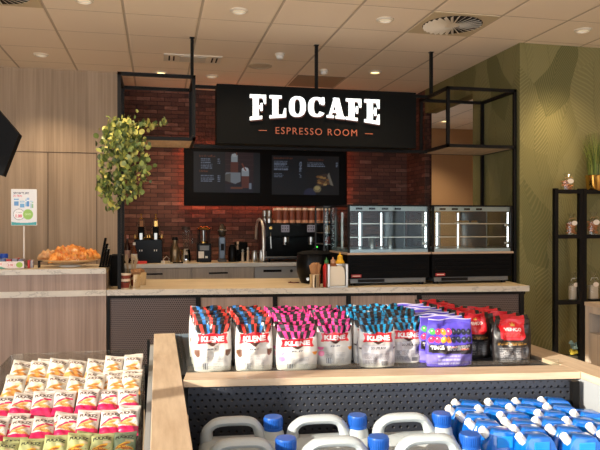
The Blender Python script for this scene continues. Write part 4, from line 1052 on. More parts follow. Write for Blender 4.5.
for s_ in strands:
    b.tube([Vector((0, 0, .1))] + s_ if rp.random() < .5 else s_, .0028, 5)
b.build('stems', mat('stem_green', rgb(84, 92, 48), .6), pl, True)

# ------------------------------------------------------------------ black monitor corner at the upper left
mY = 2.3
pts = [atY(19, 134, mY), atY(2.5, 176, mY), atY(-62, 150, mY), atY(-46, 58, mY)]
mc = sum(pts, Vector())/4
t = thing('hanging_monitor', 'corner of a tilted black hanging monitor at the left edge', 'monitor', mc)
B().prism([((p-mc).x, (p-mc).z) for p in pts], 0, .05).build('housing', M['blackmatt'], t)
B().prism([((p-mc).x*.82, (p-mc).z*.82) for p in pts], .05, .12).build('rear_cover', M['blackmatt'], t)
B().cyl((-.05, .08, .05), (-.05, .08, CZ-mc.z), .02).build('ceiling_rod', M['black'], t)

# ------------------------------------------------------------------ black shelf racks at the leaf wall
def rack(label, x0, x1, nm='shelf_rack'):
    W_ = x1-x0; t = thing(nm, label, 'shelf', (x0, 5.21, 0), 0, 'black shelf racks at the leaf wall'); pw = .036
    for x in (0, W_-pw):
        B().box(x, x+pw, 0, .04, 0, 1.865).build('post', M['black'], t)
    for z in (.10, .825, 1.425, 1.835): 
        B().prism([(pw, .002), (W_-pw, .002), (W_-pw, .14), (pw+.07, .14)], z-.012, z+.012, axes='xy').box(pw, W_-pw, 0, .015, z-.016, z+.02).build('shelf', M['black'], t)
    return t
rack('left black metal shelf rack against the leaf wallpaper', atY(555, 190, 5.21).x, atY(583.2, 190, 5.21).x)
rack('right black metal shelf rack with the gold plant pot, cut by the frame', atY(583.5, 190, 5.21).x, 4.6)
M['cookie'] = mat('cookie_brown', rgb(186, 118, 66), .7); M['cookiedark'] = mat('choc_biscuit', rgb(112, 66, 40), .7)
M['twine'] = mat('twine', rgb(196, 150, 100), .8); M['ovallabel'] = mat('oval_label', rgb(226, 212, 196), .6)
def gift_bag(label, px, Y, z, w_, h_, fill, lab_col=None, white=False, cnt=12, seed=1):
    x = atY(px, 220, Y).x; t = thing('gift_bag', label, 'gift bag', (x, Y, z), 0, 'tied gift bags on the black racks'); r_ = random.Random(seed)
    P = []; n1, n2 = 14, 20; b = B(); rings = []
    for i in range(n1):
        v = i/(n1-1)
        s_ = (1 if v < .62 else max(.16, 1-(v-.62)/.14*.84) if v < .78 else .16+(v-.78)/.22*.5)
        rings.append([b.bm.verts.new((w_/2*s_*math.copysign(abs(math.cos(tau*j/n2))**.6, math.cos(tau*j/n2))*r_.uniform(.93, 1.04), w_*.32*s_*math.sin(tau*j/n2)*r_.uniform(.9, 1.05), v*h_)) for j in range(n2)])
    for a, c in zip(rings, rings[1:]):
        for j in range(n2): b.bm.faces.new((a[j], a[(j+1) % n2], c[(j+1) % n2], c[j]))
    b.bm.faces.new(rings[0][::-1])
    b.build('bag_film', M['film'], t, True)
    b = B()
    if white:
        B().box(-w_*.34, w_*.34, -w_*.2, w_*.2, .006, h_*.52, .012).build('pale_contents', mat('pale_contents', rgb(196, 184, 164), .6), t)
    if not white:
        for i in range(cnt):
            cx_, cy_, cz_ = r_.uniform(-.32, .32)*w_, r_.uniform(-.16, .16)*w_, (.06+.5*(i/cnt))*h_
            b.lathe([(0, 0), (.016, .002), (.018, .008), (.012, .014), (0, .015)], (cx_, cy_, cz_), 10)
        b.build('biscuits', fill, t, True)['kind'] = 'stuff'
    B().lathe([(w_*.10, h_*.765), (w_*.12, h_*.775), (w_*.10, h_*.79)], n=12).tube([(0, -w_*.1, h_*.775), (w_*.22, -w_*.2, h_*.80), (w_*.3, -w_*.2, h_*.72)], .002, 5).tube([(0, -w_*.1, h_*.775), (-w_*.25, -w_*.2, h_*.79), (-w_*.35, -w_*.2, h_*.70)], .002, 5).build('twine_bow', M['twine'] if not white else M['paper'], t)
    Mx = Matrix.Translation((-.0, -w_*.34, h_*.56)) @ Matrix.Rotation(math.pi/2, 4, 'X')
    o = B().lathe([(0, 0), (w_*.24, 0), (w_*.24, .002), (0, .002)], n=24, sy=.72).build('oval_label', M['ovallabel'], t); o.matrix_local = Mx
    return t
gift_bag('clear bag of biscuits with oval label standing on top of the left black rack', 567.5, 5.285, 1.8475, .13, .155, M['cookie'], cnt=24, seed=1)
gift_bag('clear bag of biscuits with oval label on the upper shelf of the left rack', 571.5, 5.285, 1.4375, .125, .20, M['cookie'], cnt=28, seed=2)
gift_bag('clear bag of biscuits with oval label on the upper shelf of the right rack', 593, 5.285, 1.4375, .14, .215, M['cookie'], cnt=28, seed=3)
gift_bag('white tied bag on the middle shelf of the left rack', 573.5, 5.285, .8375, .115, .26, M['cookie'], white=True, seed=4)
gift_bag('white tied bag on the middle shelf of the right rack', 593, 5.285, .8375, .125, .26, M['cookie'], white=True, seed=5)
# blue and yellow trinket low on the left rack
t = thing('trinket_bag', 'small bag with pale blue top and yellow contents low on the left rack', 'gift bag', (atY(573.5, 350, 5.285).x, 5.285, .1125))
tb = .40
B().box(-.06, .06, -.05, .05, 0, .22, .01).build('carton', mat('carton_dark', rgb(70, 66, 50), .7), t)
r_ = random.Random(9); b = B()
for i in range(14): b.lathe([(0, 0), (.018, .006), (.02, .016), (.012, .03), (0, .034)], (r_.uniform(-.045, .045), r_.uniform(-.04, .03), .22+r_.uniform(0, .04)), 9)
b.build('yellow_contents', mat('yellow_sweets', rgb(206, 186, 60), .5), t, True)['kind'] = 'stuff'
b = B()
for i in range(9): b.lathe([(0, 0), (.02, .006), (.024, .016), (.012, .034), (0, .04)], (r_.uniform(-.03, .05), r_.uniform(-.03, .03), .27+r_.uniform(0, .05)), 8)
b.build('pale_blue_top', mat('pale_blue', rgb(140, 172, 170), .5), t, True)
# gold pot with grass
t = thing('potted_grass', 'tall green grass in a shiny gold pot on top of the right rack', 'plant', (atY(595.5, 180, 5.28).x, 5.28, 1.8475))
B().lathe([(0, 0), (.072, 0), (.080, .01), (.088, .13), (.094, .145), (.084, .145), (.075, .02), (0, .02)], n=32).build('gold_pot', M['gold'], t, True)
V = []; F = []; C = []
for i in range(260):
    a = rp.uniform(0, tau); rr = rp.uniform(0, .07); h_ = rp.uniform(.30, .50); da = a+rp.gauss(0, .5); lean = rp.uniform(.02, .19)*(1+.4*rp.random())*(.45 if math.sin(da) > 0 else 1)
    c = s2l(np.array(rp.choice([(112, 134, 52), (84, 106, 40), (140, 150, 66), (70, 88, 36), (158, 160, 80)]))*rp.uniform(.85, 1.1))
    pth = [Vector((rr*math.cos(a), rr*math.sin(a), .11))+Vector((math.cos(da)*lean*(u**2), math.sin(da)*lean*(u**2), h_*(u-.10*u*u*(lean/.1)))) for u in (0, .35, .7, 1)]
    n0 = len(V); wv = Vector((-math.sin(a), math.cos(a), 0))*.003
    for k_, p in enumerate(pth): V += [tuple(p-wv*(1-k_/3.2)), tuple(p+wv*(1-k_/3.2))]; C += [c, c]
    for k_ in range(3): F.append((n0+2*k_, n0+2*k_+1, n0+2*k_+3, n0+2*k_+2))
me = bpy.data.meshes.new('grass_blades'); me.from_pydata(V, [], F); set_cols(me, np.array(C)); me.update(); mobj('grass_blades', me, M['leaf'], t)

# light wood cabinet at the right edge
q = atZ(585, 301.8, 1.05)
t = thing('open_shelf_cabinet', 'pale wood open cabinet at the right edge in front of the black rack', 'cabinet', (q.x, q.y-1.2, 0))
M['palewood'] = wood('pale_wood', rgb(206, 190, 172), rgb(180, 164, 148), 2, .5, 70, 1.5, world=False)
B().box(-.004, .5, 0, 1.2, 1.028, 1.05).build('top_panel', M['lightwood'], t)
for yp in (.002, 1.16): B().box(0, .5, yp, yp+.038, 0, 1.027).build('side_panel', M['palewood'], t)
B().box(0, .02, .04, 1.16, .985, 1.027).build('front_rail', M['palewood'], t)
B().box(.48, .498, .04, 1.16, .05, 1.027).build('back_panel', M['greymetal'], t)
B().box(.004, .47, .041, .60, 0, .86).box(.004, .47, .606, 1.159, 0, .86).build('drawer_block', M['palewood'], t)

# ------------------------------------------------------------------ the display fixture in the foreground
M['sidegrey'] = mat('panel_grey', rgb(150, 154, 158), .5); M['sidedark'] = mat('panel_dark', rgb(44, 48, 56), .5)
FA = Vector((.083, 2.296, 0)); FB = Vector((1.53, 2.11, 0)); FRZ = math.atan2(FB.y-FA.y, FB.x-FA.x); FL = (FB-FA).length
fx_t = thing('display_fixture', 'large shop display unit with light oak rims, pegboard bin in front and bag tray behind', 'display unit', (0, 0, 0))
B().box(-.018, .083, .7, 3.29, .976, 1.0, .002).build('left_rim_board', M['lightwood'], fx_t)
B().box(1.53, 1.655, .7, 3.31, .974, 1.0, .002).build('right_rim_board', M['lightwood'], fx_t)
o = B().box(.004, FL-.002, 0, .118, -.026, -.0005, .0015).build('front_rim_board', M['lightwoodx'], fx_t); o.location = (FA.x, FA.y, 1.0); o.rotation_euler = (0, 0, FRZ)
o = B().box(.02, FL-.03, .018, .034, -.42, -.027).box(.02, FL-.03, .010, .034, -.058, -.03).build('pegboard_panel', M['peg'], fx_t); o.location = (FA.x, FA.y, 1.0); o.rotation_euler = (0, 0, FRZ)
B().box(.055, .083, .7, 2.29, .3, .976).build('left_bin_wall', M['sidedark'], fx_t)
B().box(1.53, 1.55, .7, 3.3, .3, .974).build('right_bin_wall', M['sidegrey'], fx_t)
B().box(.083, 1.53, .9, 2.31, .59, .62).build('bin_floor', M['sidedark'], fx_t)
B().box(-.036, -.018, .9, 3.20, .1, .965).box(-.036, .0, .9, 3.2, .0, .2).build('left_outer_panel', M['sidegrey'], fx_t)
for y in (2.62, 3.18): B().box(-.05, -.037, y-.015, y+.015, .2, .99).build('upright_rail', M['black'], fx_t)
B().box(1.478, 1.505, 2.085, 2.105, .5, .972).build('slotted_corner_post', M['black'], fx_t)
TZ = .985
B().prism([(.083, 2.44), (1.53, 2.20), (1.53, 3.24), (.083, 3.24)], TZ-.015, TZ, axes='xy').build('bag_tray', M['sidedark'], fx_t)
B().box(.083, 1.53, 3.24, 3.262, .6, 1.0).build('rear_rail', mat('blue_grey_rail', rgb(116, 130, 142), .5), fx_t)
o = B().box(.01, FL-.02, .128, .131, .0, .034).build('acrylic_lip', M['acrylic'], fx_t); o.location = (FA.x, FA.y, TZ); o.rotation_euler = (0, 0, FRZ)
b = B()
for x in (.09, .105): b.box(x, x+.002, 2.5, 3.2, TZ, TZ+.05)
b.build('acrylic_divider', M['acrylic'], fx_t)
B().box(.083, 1.53, .9, 3.24, .0, .3).build('plinth', M['sidedark'], fx_t)

# ---- stand up pouches
def fan(im, cx, cy, cols, n_, y0, y1, ph=0):
    ang = np.arctan2(im.X-cx, im.Y-cy)/math.pi*n_+ph; idx = np.floor(ang).astype(int); fr = ang-idx
    m_ = (im.Y >= y0) & (im.Y <= y1)
    im.put(m_, cols[0]); cols = cols[1:]; m_ = m_ & (fr < .42)
    for i, c in enumerate(cols): im.put(m_ & (idx % len(cols) == i), c)
def klene(cols, accents, second=None):
    im = Img(66, 92, (200, 196, 190))
    im.rect(0, 0, .03, .7, (190, 186, 182))
    for (x, y, rx, ry, c, a) in accents: im.ell(x, y, rx, ry, c, a)
    fan(im, .5, .20, cols, 12, .50, .86); fan(im, .5, .1, cols, 13, .86, 1, .4)
    im.poly([(0, .56), (.10, .50), (.90, .50), (1, .56), (1, .70), (.78, .64), (.5, .68), (.22, .64), (0, .70)], (226, 222, 216)) if False else None
    im.poly([(0, .40), (0, .84), (.06, .72), (.5, .66), (.94, .72), (1, .84), (1, .40)], (200, 196, 190))
    im.poly([(.10, .51), (.5, .54), (.90, .51), (.86, .60), (.90, .70), (.70, .685), (.5, .72), (.30, .685), (.10, .70), (.14, .60)], (206, 26, 42))
    im.poly([(.34, .53), (.66, .53), (.5, .46)], (70, 40, 36))
    im.text('KLENE', .20, .555, .80, .655, (244, 238, 236), .045)
    im.text('MELK' if second is None else second, .37, .40, .63, .435, (60, 62, 80), .03)
    im.lines(.22, .06, .45, .29, 8, (150, 150, 152), .4, 3); im.lines(.52, .06, .80, .29, 8, (158, 158, 160), .4, 4)
    im.rect(.24, .04, .38, .17, (170, 170, 172))
    for i in range(6): im.rect(.25+i*.02, .05, .258+i*.02, .16, (70, 70, 74))
    im.rect(0, .935, 1, .945, (60, 50, 54)); return im
K1 = klene([(30, 25, 28), (206, 58, 48), (30, 104, 170)], [(.10, .36, .07, .10, (112, 74, 54), .3), (.90, .38, .07, .10, (100, 64, 46), -.3)])
K2 = klene([(34, 27, 32), (226, 58, 138)], [(.10, .40, .08, .07, (232, 110, 160), 0), (.92, .42, .07, .09, (224, 140, 50), 0), (.12, .26, .08, .06, (238, 130, 170), 0)], 'FRUIT')
K3 = klene([(28, 25, 30), (22, 136, 186)], [(.08, .42, .07, .06, (70, 54, 50), 0), (.92, .42, .07, .06, (78, 60, 54), 0)], 'ZACHT')
K3.poly([(.08, .04), (.92, .04), (.92, .45), (.5, .47), (.08, .45)], (176, 172, 176)); K3.lines(.14, .08, .48, .29, 9, (120, 118, 124), .45, 5); K3.lines(.54, .14, .86, .29, 6, (126, 124, 130), .45, 6); K3.rect(.58, .04, .76, .13, (110, 108, 114)); K3.text('ZOUTDROP', .30, .37, .72, .41, (50, 48, 60), .02)
PU = Img(84, 76, (84, 70, 184)); PU.rect(0, 0, 1, .26, (128, 116, 196)); PU.rect(0, 0, 1, .06, (90, 76, 188)); PU.rect(0, .975, 1, 1, (190, 184, 214)); PU.lines(.2, .04, .7, .26, 3, (176, 170, 222), .5, 8)
PU.poly([(.04, .30), (.96, .24), (1, .42), (.96, .46), (.5, .44), (.04, .47)], (40, 34, 42)); PU.poly([(.05, .34), (.36, .33), (.36, .46), (.05, .47)], (30, 26, 32))
PU.text('TINGS', .07, .365, .35, .445, (240, 236, 240), .05); PU.lines(.40, .29, .92, .44, 6, (206, 202, 206), .4, 9); PU.lines(.40, .40, .66, .43, 1, (226, 96, 50), .6, 10); PU.lines(.70, .34, .92, .37, 1, (226, 96, 50), .5, 11)
bc2 = [((68, 160, 74), (222, 40, 90)), ((222, 40, 90), (222, 40, 90)), ((250, 146, 40), (250, 176, 50)), ((236, 54, 110), (250, 140, 40)), ((34, 40, 60), (34, 40, 60)), ((34, 40, 60), (34, 40, 60)), ((34, 40, 60), (34, 40, 60)), ((34, 40, 60), (34, 40, 60))]
for i, (c1, c2) in enumerate(bc2):
    PU.ell(.10+i*.115, .735-.004*i, .058, .068, c1, .5*(-1)**i); PU.ell(.10+i*.115, .575-.004*i, .058, .068, c2, -.5*(-1)**i)
    PU.ell(.09+i*.115, .755-.004*i, .014, .014, (236, 210, 220) if i < 4 else (110, 116, 140)); PU.ell(.09+i*.115, .595-.004*i, .014, .014, (236, 210, 220) if i < 4 else (110, 116, 140))
VE = Img(70, 76, (30, 26, 26)); VE.poly([(.16, 1), (.84, 1), (.84, .60), (.74, .54), (.26, .54), (.16, .60)], (206, 28, 40)); VE.text('VENCO', .27, .74, .73, .805, (246, 236, 232), .035)
VE.poly([(.45, .84), (.43, .90), (.475, .87), (.5, .92), (.525, .87), (.57, .90), (.55, .84)], (214, 170, 80)); VE.lines(.24, .60, .76, .71, 4, (226, 96, 96), .5, 3)
VE.lines(.1, .43, .92, .50, 2, (150, 112, 54), .6, 4); VE.rect(.12, .06, .90, .40, (64, 62, 64)); VE.lines(.15, .08, .50, .38, 8, (150, 148, 150), .45, 5); VE.lines(.56, .08, .88, .38, 8, (140, 138, 140), .45, 6); VE.rect(.70, .14, .82, .30, (120, 118, 120))
def pouch_mesh(name, im, w_, h_, dep, seed, crumple=.0075, fold=0):
    r_ = np.random.default_rng(seed); nx, nz = im.w, im.h
    u = np.linspace(-1, 1, nx)[None, :]; v = np.linspace(0, 1, nz)[:, None]
    prof = (dep/2)*np.clip(1-v**1.8, 0, 1)**.75*(1-np.abs(u)**2.6)**.6 + .0012
    prof = prof*np.clip((.93-v)/.2, .0, 1)+.0012 if True else prof
    def noise():
        a = r_.normal(size=(8, 7)); yi = np.linspace(0, 7, nz); xi = np.linspace(0, 6, nx)
        y0 = np.minimum(yi.astype(int), 6); x0 = np.minimum(xi.astype(int), 5); fy = (yi-y0)[:, None]; fx = (xi-x0)[None, :]; fy = fy*fy*(3-2*fy); fx = fx*fx*(3-2*fx)
        return a[y0][:, x0]*(1-fy)*(1-fx)+a[y0+1][:, x0]*fy*(1-fx)+a[y0][:, x0+1]*(1-fy)*fx+a[y0+1][:, x0+1]*fy*fx
    edge = (1-np.abs(u)**4)*np.clip(v*6, 0, 1)
    nf, nb_ = noise()*crumple*edge, noise()*crumple*edge
    wid = w_/2*(.93+.07*np.sin(np.pi*np.clip(v*1.15, 0, 1))**.7-.03*v)
    X = u*wid*(1-.06*(prof/dep)); X = np.broadcast_to(X, prof.shape)
    Z = v*h_+.0*u; Z = np.broadcast_to(Z, prof.shape)*(1+.012*np.sin(u*5+seed)*(v**4))
    # the filled pouch leans and its top edge waves a little
    wave = .010*np.sin(u*3.1+seed)*np.clip((v-.75)*4, 0, 1)+fold*np.clip((v-.8)*5, 0, 1)**1.5*.03
    bow = .004*np.cos(u*2)*v
    P1 = np.stack([X, -prof-nf*(prof > .002)*1-.0*v+wave-bow, Z], -1); P2 = np.stack([X, prof+nb_+wave-bow+.0006, Z], -1)
    back = im.lin()*.9
    return grid_mesh(name, P1, im.lin(), True, P2, back)
M['bagfilm'] = printed('printed_foil', .30, coat=.35, bump=.22)
M['bagmatt'] = printed('printed_matt_film', .38, coat=.15, bump=.15)
ordn = ['front', 'second', 'third', 'fourth', 'fifth', 'sixth', 'seventh', 'eighth']
def column(name, im, m_, w_, h_, dep, xc, y0, dy, n_, desc, where, group, seed, cat='bag of sweets', front_h=None, drift=0):
    meshes = [pouch_mesh(name, im, w_, h_, dep, seed+i, fold=(i % 2)*.6) for i in range(3)]
    for me in meshes: me.materials.append(m_)
    r_ = random.Random(seed)
    for i in range(n_):
        o = bpy.data.objects.new(name, meshes[i % 3]); COL.objects.link(o)
        lab = '%s, %s' % (desc, ('front of ' if i == 0 else ordn[i]+' in ')+where)
        o.location = (xc+(.056 if (drift and i) else 0)+(r_.uniform(-.004, .004) if i else 0), y0-.022+dy*i, TZ+.0008); o.rotation_euler = (0, 0, FRZ*.5+(r_.uniform(-.05, .05)))
        if i == 0 and front_h: o.scale = (1, 1, front_h)
        tag(o, lab, cat, group)
cols_ = [
 ('sweets_pouch', K1, 'bagfilm', .148, .204, .062, .205, 2.515, .066, 6, 'white pouch with red and blue stripes', 'the leftmost column', 'red and blue striped pouches', 10, None),
 ('sweets_pouch', K1, 'bagfilm', .148, .204, .062, .362, 2.490, .066, 6, 'white pouch with red and blue stripes', 'the second column from the left', 'red and blue striped pouches', 20, None),
 ('sweets_pouch', K2, 'bagfilm', .166, .200, .062, .526, 2.47, .066, 6, 'white pouch with pink and black stripes', 'the left pink column', 'pink striped pouches', 30, .85),
 ('sweets_pouch', K2, 'bagfilm', .148, .198, .062, .690, 2.52, .066, 5, 'white pouch with pink and black stripes', 'the right pink column', 'pink striped pouches', 40, .92),
 ('sweets_pouch', K3, 'bagfilm', .152, .200, .060, .845, 2.45, .066, 6, 'grey pouch with cyan and black stripes', 'the left cyan column', 'cyan striped pouches', 50, .95),
 ('sweets_pouch', K3, 'bagfilm', .145, .200, .060, .992, 2.50, .066, 5, 'grey pouch with cyan and black stripes', 'the right cyan column', 'cyan striped pouches', 60, .93),
 ('candy_pouch', PU, 'bagmatt', .200, .186, .052, 1.130, 2.40, .066, 8, 'purple pouch with candy beans', 'the purple column', 'purple candy pouches', 70, None),
 ('liquorice_pouch', VE, 'bagmatt', .142, .186, .050, 1.302, 2.52, .066, 8, 'black pouch with red crowned label', 'the left red and black column', 'red and black liquorice pouches', 80, None),
 ('liquorice_pouch', VE, 'bagmatt', .160, .180, .050, 1.385, 2.370, .075, 6, 'black pouch with red crowned label', 'the right red and black column', 'red and black liquorice pouches', 90, None)]
LIQ = 1
for c in cols_: column(c[0], c[1], M[c[2]], *c[3:13], c[13], front_h=c[14], drift=(1 if c[13] == 90 else 0))

# ---- jerrycans
M['hdpe'] = mat('milky_plastic', rgb(178, 187, 192), .38, spec=.5); M['hdpe'].node_tree.nodes['Principled BSDF'].inputs['Subsurface Weight'].default_value = .25
M['hdpe'].node_tree.nodes['Principled BSDF'].inputs['Subsurface Radius'].default_value = (.03, .03, .03)
M['bluecap'] = mat('blue_cap', rgb(28, 88, 178), .35)
def jerrycan(loc, rz, label):
    t = thing('jerrycan', label, 'jerrycan', loc, rz, 'white jerrycans with blue caps in the bin')
    # local: cap axis at x=.0, body from -.235 to .035 ; z from 0 ; thickness .17
    b = B()
    def rr(x0, x1, y0, y1, r, z, n=6):
        out = []
        for cx_, cy_, a0 in ((x1-r, y1-r, 0), (x0+r, y1-r, math.pi/2), (x0+r, y0+r, math.pi), (x1-r, y0+r, 1.5*math.pi)):
            for i in range(n+1):
                a = a0+i*math.pi/2/n; out.append(b.bm.verts.new((cx_+r*math.cos(a), cy_+r*math.sin(a), z)))
        return out
    rings = [rr(-.230, .035, -.080, .080, .03, .0), rr(-.238, .042, -.088, .088, .035, .012), rr(-.238, .042, -.088, .088, .035, .185), rr(-.237, .041, -.084, .084, .035, .206), rr(-.232, .038, -.060, .060, .03, .226), rr(-.222, .034, -.036, .036, .022, .240), rr(-.20, .030, -.020, .020, .015, .246)]
    for a, c in zip(rings, rings[1:]):
        for i in range(len(a)): b.bm.faces.new((a[i], a[(i+1) % len(a)], c[(i+1) % len(a)], c[i]))
    b.bm.faces.new(rings[0][::-1]); b.bm.faces.new(rings[-1])
    b.lathe([(.040, .215), (.034, .258), (.025, .275), (.025, .285), (0, .285)], n=24)
    b.build('body', M['hdpe'], t, True)
    b = B()
    pth = [(-.200, .17), (-.208, .215), (-.212, .262), (-.198, .285), (-.172, .297), (-.12, .299), (-.082, .297), (-.060, .287), (-.046, .264), (-.036, .236), (-.026, .205)]
    # smooth the path
    P = [Vector((x, 0, z)) for x, z in pth]; Q = []
    for i in range(len(P)-1):
        p0, p1, p2, p3 = P[max(i-1, 0)], P[i], P[i+1], P[min(i+2, len(P)-1)]
        for j in range(4):
            s_ = j/4; Q.append(.5*((2*p1)+(p2-p0)*s_+(2*p0-5*p1+4*p2-p3)*s_*s_+(3*p1-p0-3*p2+p3)*s_**3))
    Q.append(P[-1])
    nq = len(Q); b.tube(Q, [.0145+.016*max(0, 1-i/(nq*.30))**1.2+.014*max(0, (i/nq-.72)/.28) for i in range(nq)], 12, ry=.023)
    b.build('handle', M['hdpe'], t, True)
    c = B()
    n = 40; lo = []; 
    c.lathe([(.027, .266), (.0305, .267), (.0305, .273), (.0285, .275)], n=30)
    c.lathe([(.0285, .275), (.030, .277), (.0300, .302), (.0285, .308), (0, .309)], n=30)
    for i in range(30):
        a = tau*i/30; c.box(.0285, .0312, -.0011, .0011, .278, .303, M=Matrix.Rotation(a, 4, 'Z'))
    c.build('screw_cap', M['bluecap'], t, True)
    return t
JZ = .6205
jl = [(.362, 2.045, 'rear'), (.632, 2.005, 'rear'), (.907, 1.965, 'rear'), (.362, 1.835, 'middle'), (.628, 1.79, 'middle'), (.90, 1.755, 'middle'), (.362, 1.62, 'front'), (.628, 1.58, 'front'), (.90, 1.545, 'front')]
cl = ['left', 'centre', 'right']; j0 = None
for i, (x, y, rw) in enumerate(jl):
    lab = 'white plastic jerrycan with blue screw cap, %s one of the %s row in the bin' % (cl[i % 3], rw)
    if j0 is None: j0 = jerrycan((x, y, JZ), FRZ*.6, lab)
    else: dup(j0, (x, y, JZ), FRZ*.6, lab)

# ---- blue fluid bottles
M['bluefluid'] = mat('blue_bottle', rgb(10, 104, 198), .15, spec=.6, coat=.5); M['bluefluid'].node_tree.nodes['Principled BSDF'].inputs['Subsurface Weight'].default_value = .4
M['bluefluid'].node_tree.nodes['Principled BSDF'].inputs['Subsurface Radius'].default_value = (.01, .03, .06)
bt = thing('fluid_bottle', 'x', 'bottle', (0, 0, JZ), 0, 'blue fluid bottles with white caps')
b = B()
prof = [(-.010, 0), (.098, 0), (.103, .01), (.103, .225), (.100, .246), (.088, .276), (.074, .293), (.012, .296), (.002, .286), (-.008, .262), (-.014, .24), (-.014, .01)]
b.prism(prof, -.030, .030); bmesh.ops.bevel(b.bm, geom=list(b.bm.edges), offset=.009, segments=2, affect='EDGES', profile=.5, clamp_overlap=True)
b.build('bottle_body', M['bluefluid'], bt, True)
b = B().box(.020, .070, -.0325, -.029, .245, .280, .002).box(.005, .085, -.0325, -.029, .06, .2, .002); b.build('moulded_panel', mat('blue_panel', rgb(22, 140, 226), .2, coat=.5), bt, label='lighter blue moulded panel')
c = B(); A_ = Matrix.Translation((-.002, -.006, .276)) @ Matrix.Rotation(-.75, 4, 'Y') @ Matrix.Rotation(.25, 4, 'X')
for (r0_, z0_, z1_, n_) in ((.0135, .004, .030, 8), (.0115, -.01, .006, 12)):
    vs0 = len(c.bm.verts); c.cyl((0, 0, z0_), (0, 0, z1_), r0_, r0_*.93, n_); c.bm.verts.ensure_lookup_table(); bmesh.ops.transform(c.bm, matrix=A_, verts=c.bm.verts[vs0:])
c.build('white_cap', M['whiteplastic'], bt)
rows_ = []
rdir = Vector((math.cos(FRZ), math.sin(FRZ), 0)); ndir = Vector((-math.sin(FRZ), math.cos(FRZ), 0))
firstb = True
rown = ['rear', 'second from rear', 'third from rear', 'fourth from rear', 'fifth from rear', 'sixth from rear']
for j in range(6):
    for i in range(6):
        base = FA+rdir*(.845+i*.117-(.03 if j % 2 else 0)+.02*math.sin(j*2.1+i))-ndir*(.045+j*.076+.006*math.sin(i*3+j))
        if base.x+.10 > 1.515: continue
        if j > 0 and base.x < .975+.0: continue
        if j == 0 and i == 0: base += Vector((-.0, .0, 0))
        if j == 0 and base.x < .95: continue
        lab = 'blue fluid bottle with white cap, %s row, %s from the left' % (rown[j], ordn[i] if i else 'leftmost')
        r_ = random.Random(j*10+i); rot = (0, 0, FRZ+r_.uniform(-.12, .12)); loc = (base.x, base.y, JZ)
        if firstb: bt.location = loc; bt.rotation_euler = rot; bt['label'] = lab; firstb = False
        else: dup(bt, loc, 0, lab, rot=rot)

# ---- tray of snack packets at the left
TX0, TX1 = -.56, -.055
st = thing('snack_tray', 'sloping clear sided tray holding rows of snack packets at the lower left', 'tray', (0, 0, 0))
B().prism([(1.6, .55), (2.70, .86), (2.72, .86), (2.72, .84), (1.6, .53)], TX0, TX1, axes='yz').build('sloping_base', mat('tray_base', rgb(90, 60, 62), .6), st)
b = B(); b.prism([(1.6, .60), (2.73, .86), (2.74, 1.03), (1.6, 1.0)], TX0-.006, TX0-.002, axes='yz'); b.box(TX0, TX1, 2.735, 2.739, .86, 1.032); b.prism([(1.6, .60), (2.73, .86), (2.73, 1.0), (1.6, .90)], TX1+.001, TX1+.004, axes='yz')
b.build('clear_sides', M['acrylic'], st)
for r in range(5):
    B().box(TX0+.003, TX1-.003, 2.60-r*.136, 2.603-r*.136, .79-r*.036, .90-r*.036).build('clear_divider', M['acrylic'], st)
B().box(TX0+.02, TX1-.02, 1.7, 2.68, 0, .52).build('stand', M['sidedark'], st)
B().box(TX0+.02, TX1-.02, 2.3, 2.68, .52, .70).build('stand_back', M['sidedark'], st)
def packet_img(kind, top='TJE'):
    w_, h_ = 48, 84
    if kind == 'orange': base, band, txt, ck, c2 = (214, 206, 194), (204, 122, 52), (120, 66, 60), (190, 118, 56), (216, 158, 92)
    elif kind == 'pink': base, band, txt, ck, c2 = (214, 202, 196), (206, 24, 88), (84, 40, 48), (196, 136, 74), (222, 178, 116)
    elif kind == 'green': base, band, txt, ck, c2 = (168, 170, 120), (168, 170, 120), (52, 56, 44), (150, 84, 40), (230, 168, 50)
    else: base, band, txt, ck, c2 = (132, 150, 122), (150, 156, 116), (40, 50, 50), (166, 92, 40), (236, 178, 50)
    im = Img(w_, h_, base)
    if kind == 'pink': im.rect(0, 0, 1, .33, band); im.ell(.30, .50, .26, .075, band, .4)
    if kind == 'orange': im.rect(0, 0, 1, .28, (214, 150, 88))
    im.text(top, .30, .87, .66, .92, txt, .01, tilt=.02)
    im.text('PUCKEZ', .10, .70, .90, .81, tuple(np.array(txt)*.7), .05, arch=.012)
    im.rect(.55, .60, .90, .67, band if kind == 'pink' else (206, 186, 150)); 
    im.ell(.44, .49, .34, .06, c2, .25); im.ell(.42, .47, .30, .038, ck, .2); im.ell(.58, .39, .34, .055, c2, -.15); im.ell(.60, .375, .28, .036, ck, -.15)
    for q_ in range(7): im.ell(.3+.09*q_, .40+.05*math.sin(q_*2.3), .03, .012, tuple(np.array(ck)*.75), .3)
    if kind == 'orange': im.ell(.4, .28, .3, .07, (212, 146, 74), .2); im.ell(.7, .2, .22, .05, (196, 124, 56))
    im.rect(0, .955, 1, 1, tuple(np.array(base)*.93)); im.rect(0, 0, 1, .04, tuple(np.array(band)*.9))
    return im
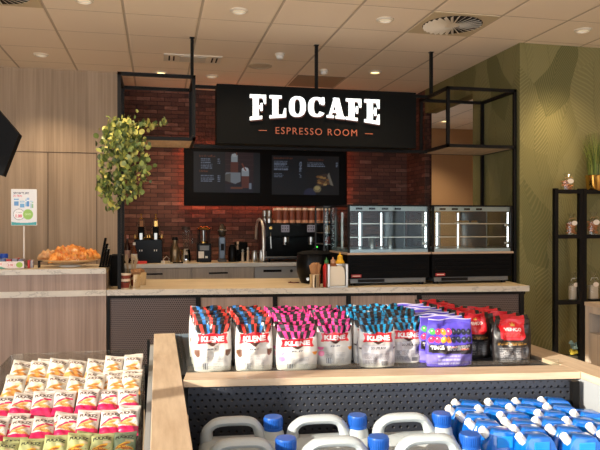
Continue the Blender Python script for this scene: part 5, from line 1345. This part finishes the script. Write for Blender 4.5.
def packet_mesh(im, seed):
    r_ = np.random.default_rng(seed); nx, nz = im.w, im.h; u = np.linspace(-1, 1, nx)[None, :]; v = np.linspace(0, 1, nz)[:, None]
    body = np.clip(np.minimum(v-.06, .94-v)*7, 0, 1)**.6
    prof = .010*body*(1-np.abs(u)**2.5)**.7+.0006
    wig = .0018*np.sin(v*9+r_.uniform(0, 6)+u*2)*body+.001*np.sin(u*7+v*13+r_.uniform(0, 6))*body
    X = u*.0365*(1-.05*body); Z = v*.108+.0*u; crimp = .0012*np.sin(u*3+seed)*(1-body)
    P1 = np.stack([X+0*v, -prof-wig+crimp, Z], -1); P2 = np.stack([X+0*v, prof+crimp, Z], -1)
    return grid_mesh('snack_packet', P1, im.lin(), True, P2, im.lin())
M['packet'] = printed('packet_film', .30, coat=.5, bump=.25)
pm = {}
for kd in ('orange', 'pink', 'green', 'teal'):
    pm[kd] = [packet_mesh(packet_img(kd), s_) for s_ in ((1, 2, 3) if kd != 'teal' else (1,))]
    for me in pm[kd]: me.materials.append(M['packet'])
ry_ = [2.625, 2.49, 2.355, 2.225, 2.10, 1.97]; rz_ = [.895, .862, .838, .796, .762, .728]
rk = ['orange', 'orange', 'pink', 'pink', 'green', 'green']; rn = ['rearmost', 'second', 'third', 'fourth', 'fifth', 'sixth']
cn = {'orange': 'white and orange snack packet', 'pink': 'white and pink snack packet', 'green': 'light green snack packet', 'teal': 'blue green topped snack packet'}
nth = ['leftmost', 'second', 'third', 'fourth', 'fifth', 'sixth', 'seventh', 'eighth']
rg = random.Random(21)
for r in range(6):
    for lay in range(2):
        npk = 7
        for i in range(npk):
            if lay == 1 and rg.random() < .6: continue
            kd = rk[r]
            if r == 4 and i == npk-1 and lay == 0: kd = 'teal'
            me = pm[kd][rg.randrange(len(pm[kd]))]; o = bpy.data.objects.new('snack_packet', me); COL.objects.link(o)
            x = TX0+.042+i*(TX1-TX0-.080)/(npk-1)+rg.uniform(-.004, .004)+(lay*.018-.009)*(-1 if r % 2 else 1)
            x = min(max(x, TX0+.045), TX1-.044)
            o.location = (x, ry_[r]-.045+lay*.030+rg.uniform(-.004, .004), rz_[r]+.056+lay*.002)
            o.rotation_euler = Euler((-math.radians(54+rg.uniform(-6, 6)), rg.uniform(.02, .24) if i < npk-2 else rg.uniform(-.05, .12), rg.uniform(-.10, .04)))
            tag(o, '%s, %s of %s row from back, %s layer' % (cn[kd], nth[i], rn[r], ('front', 'rear')[lay]), 'snack packet', 'snack packets in the tray')
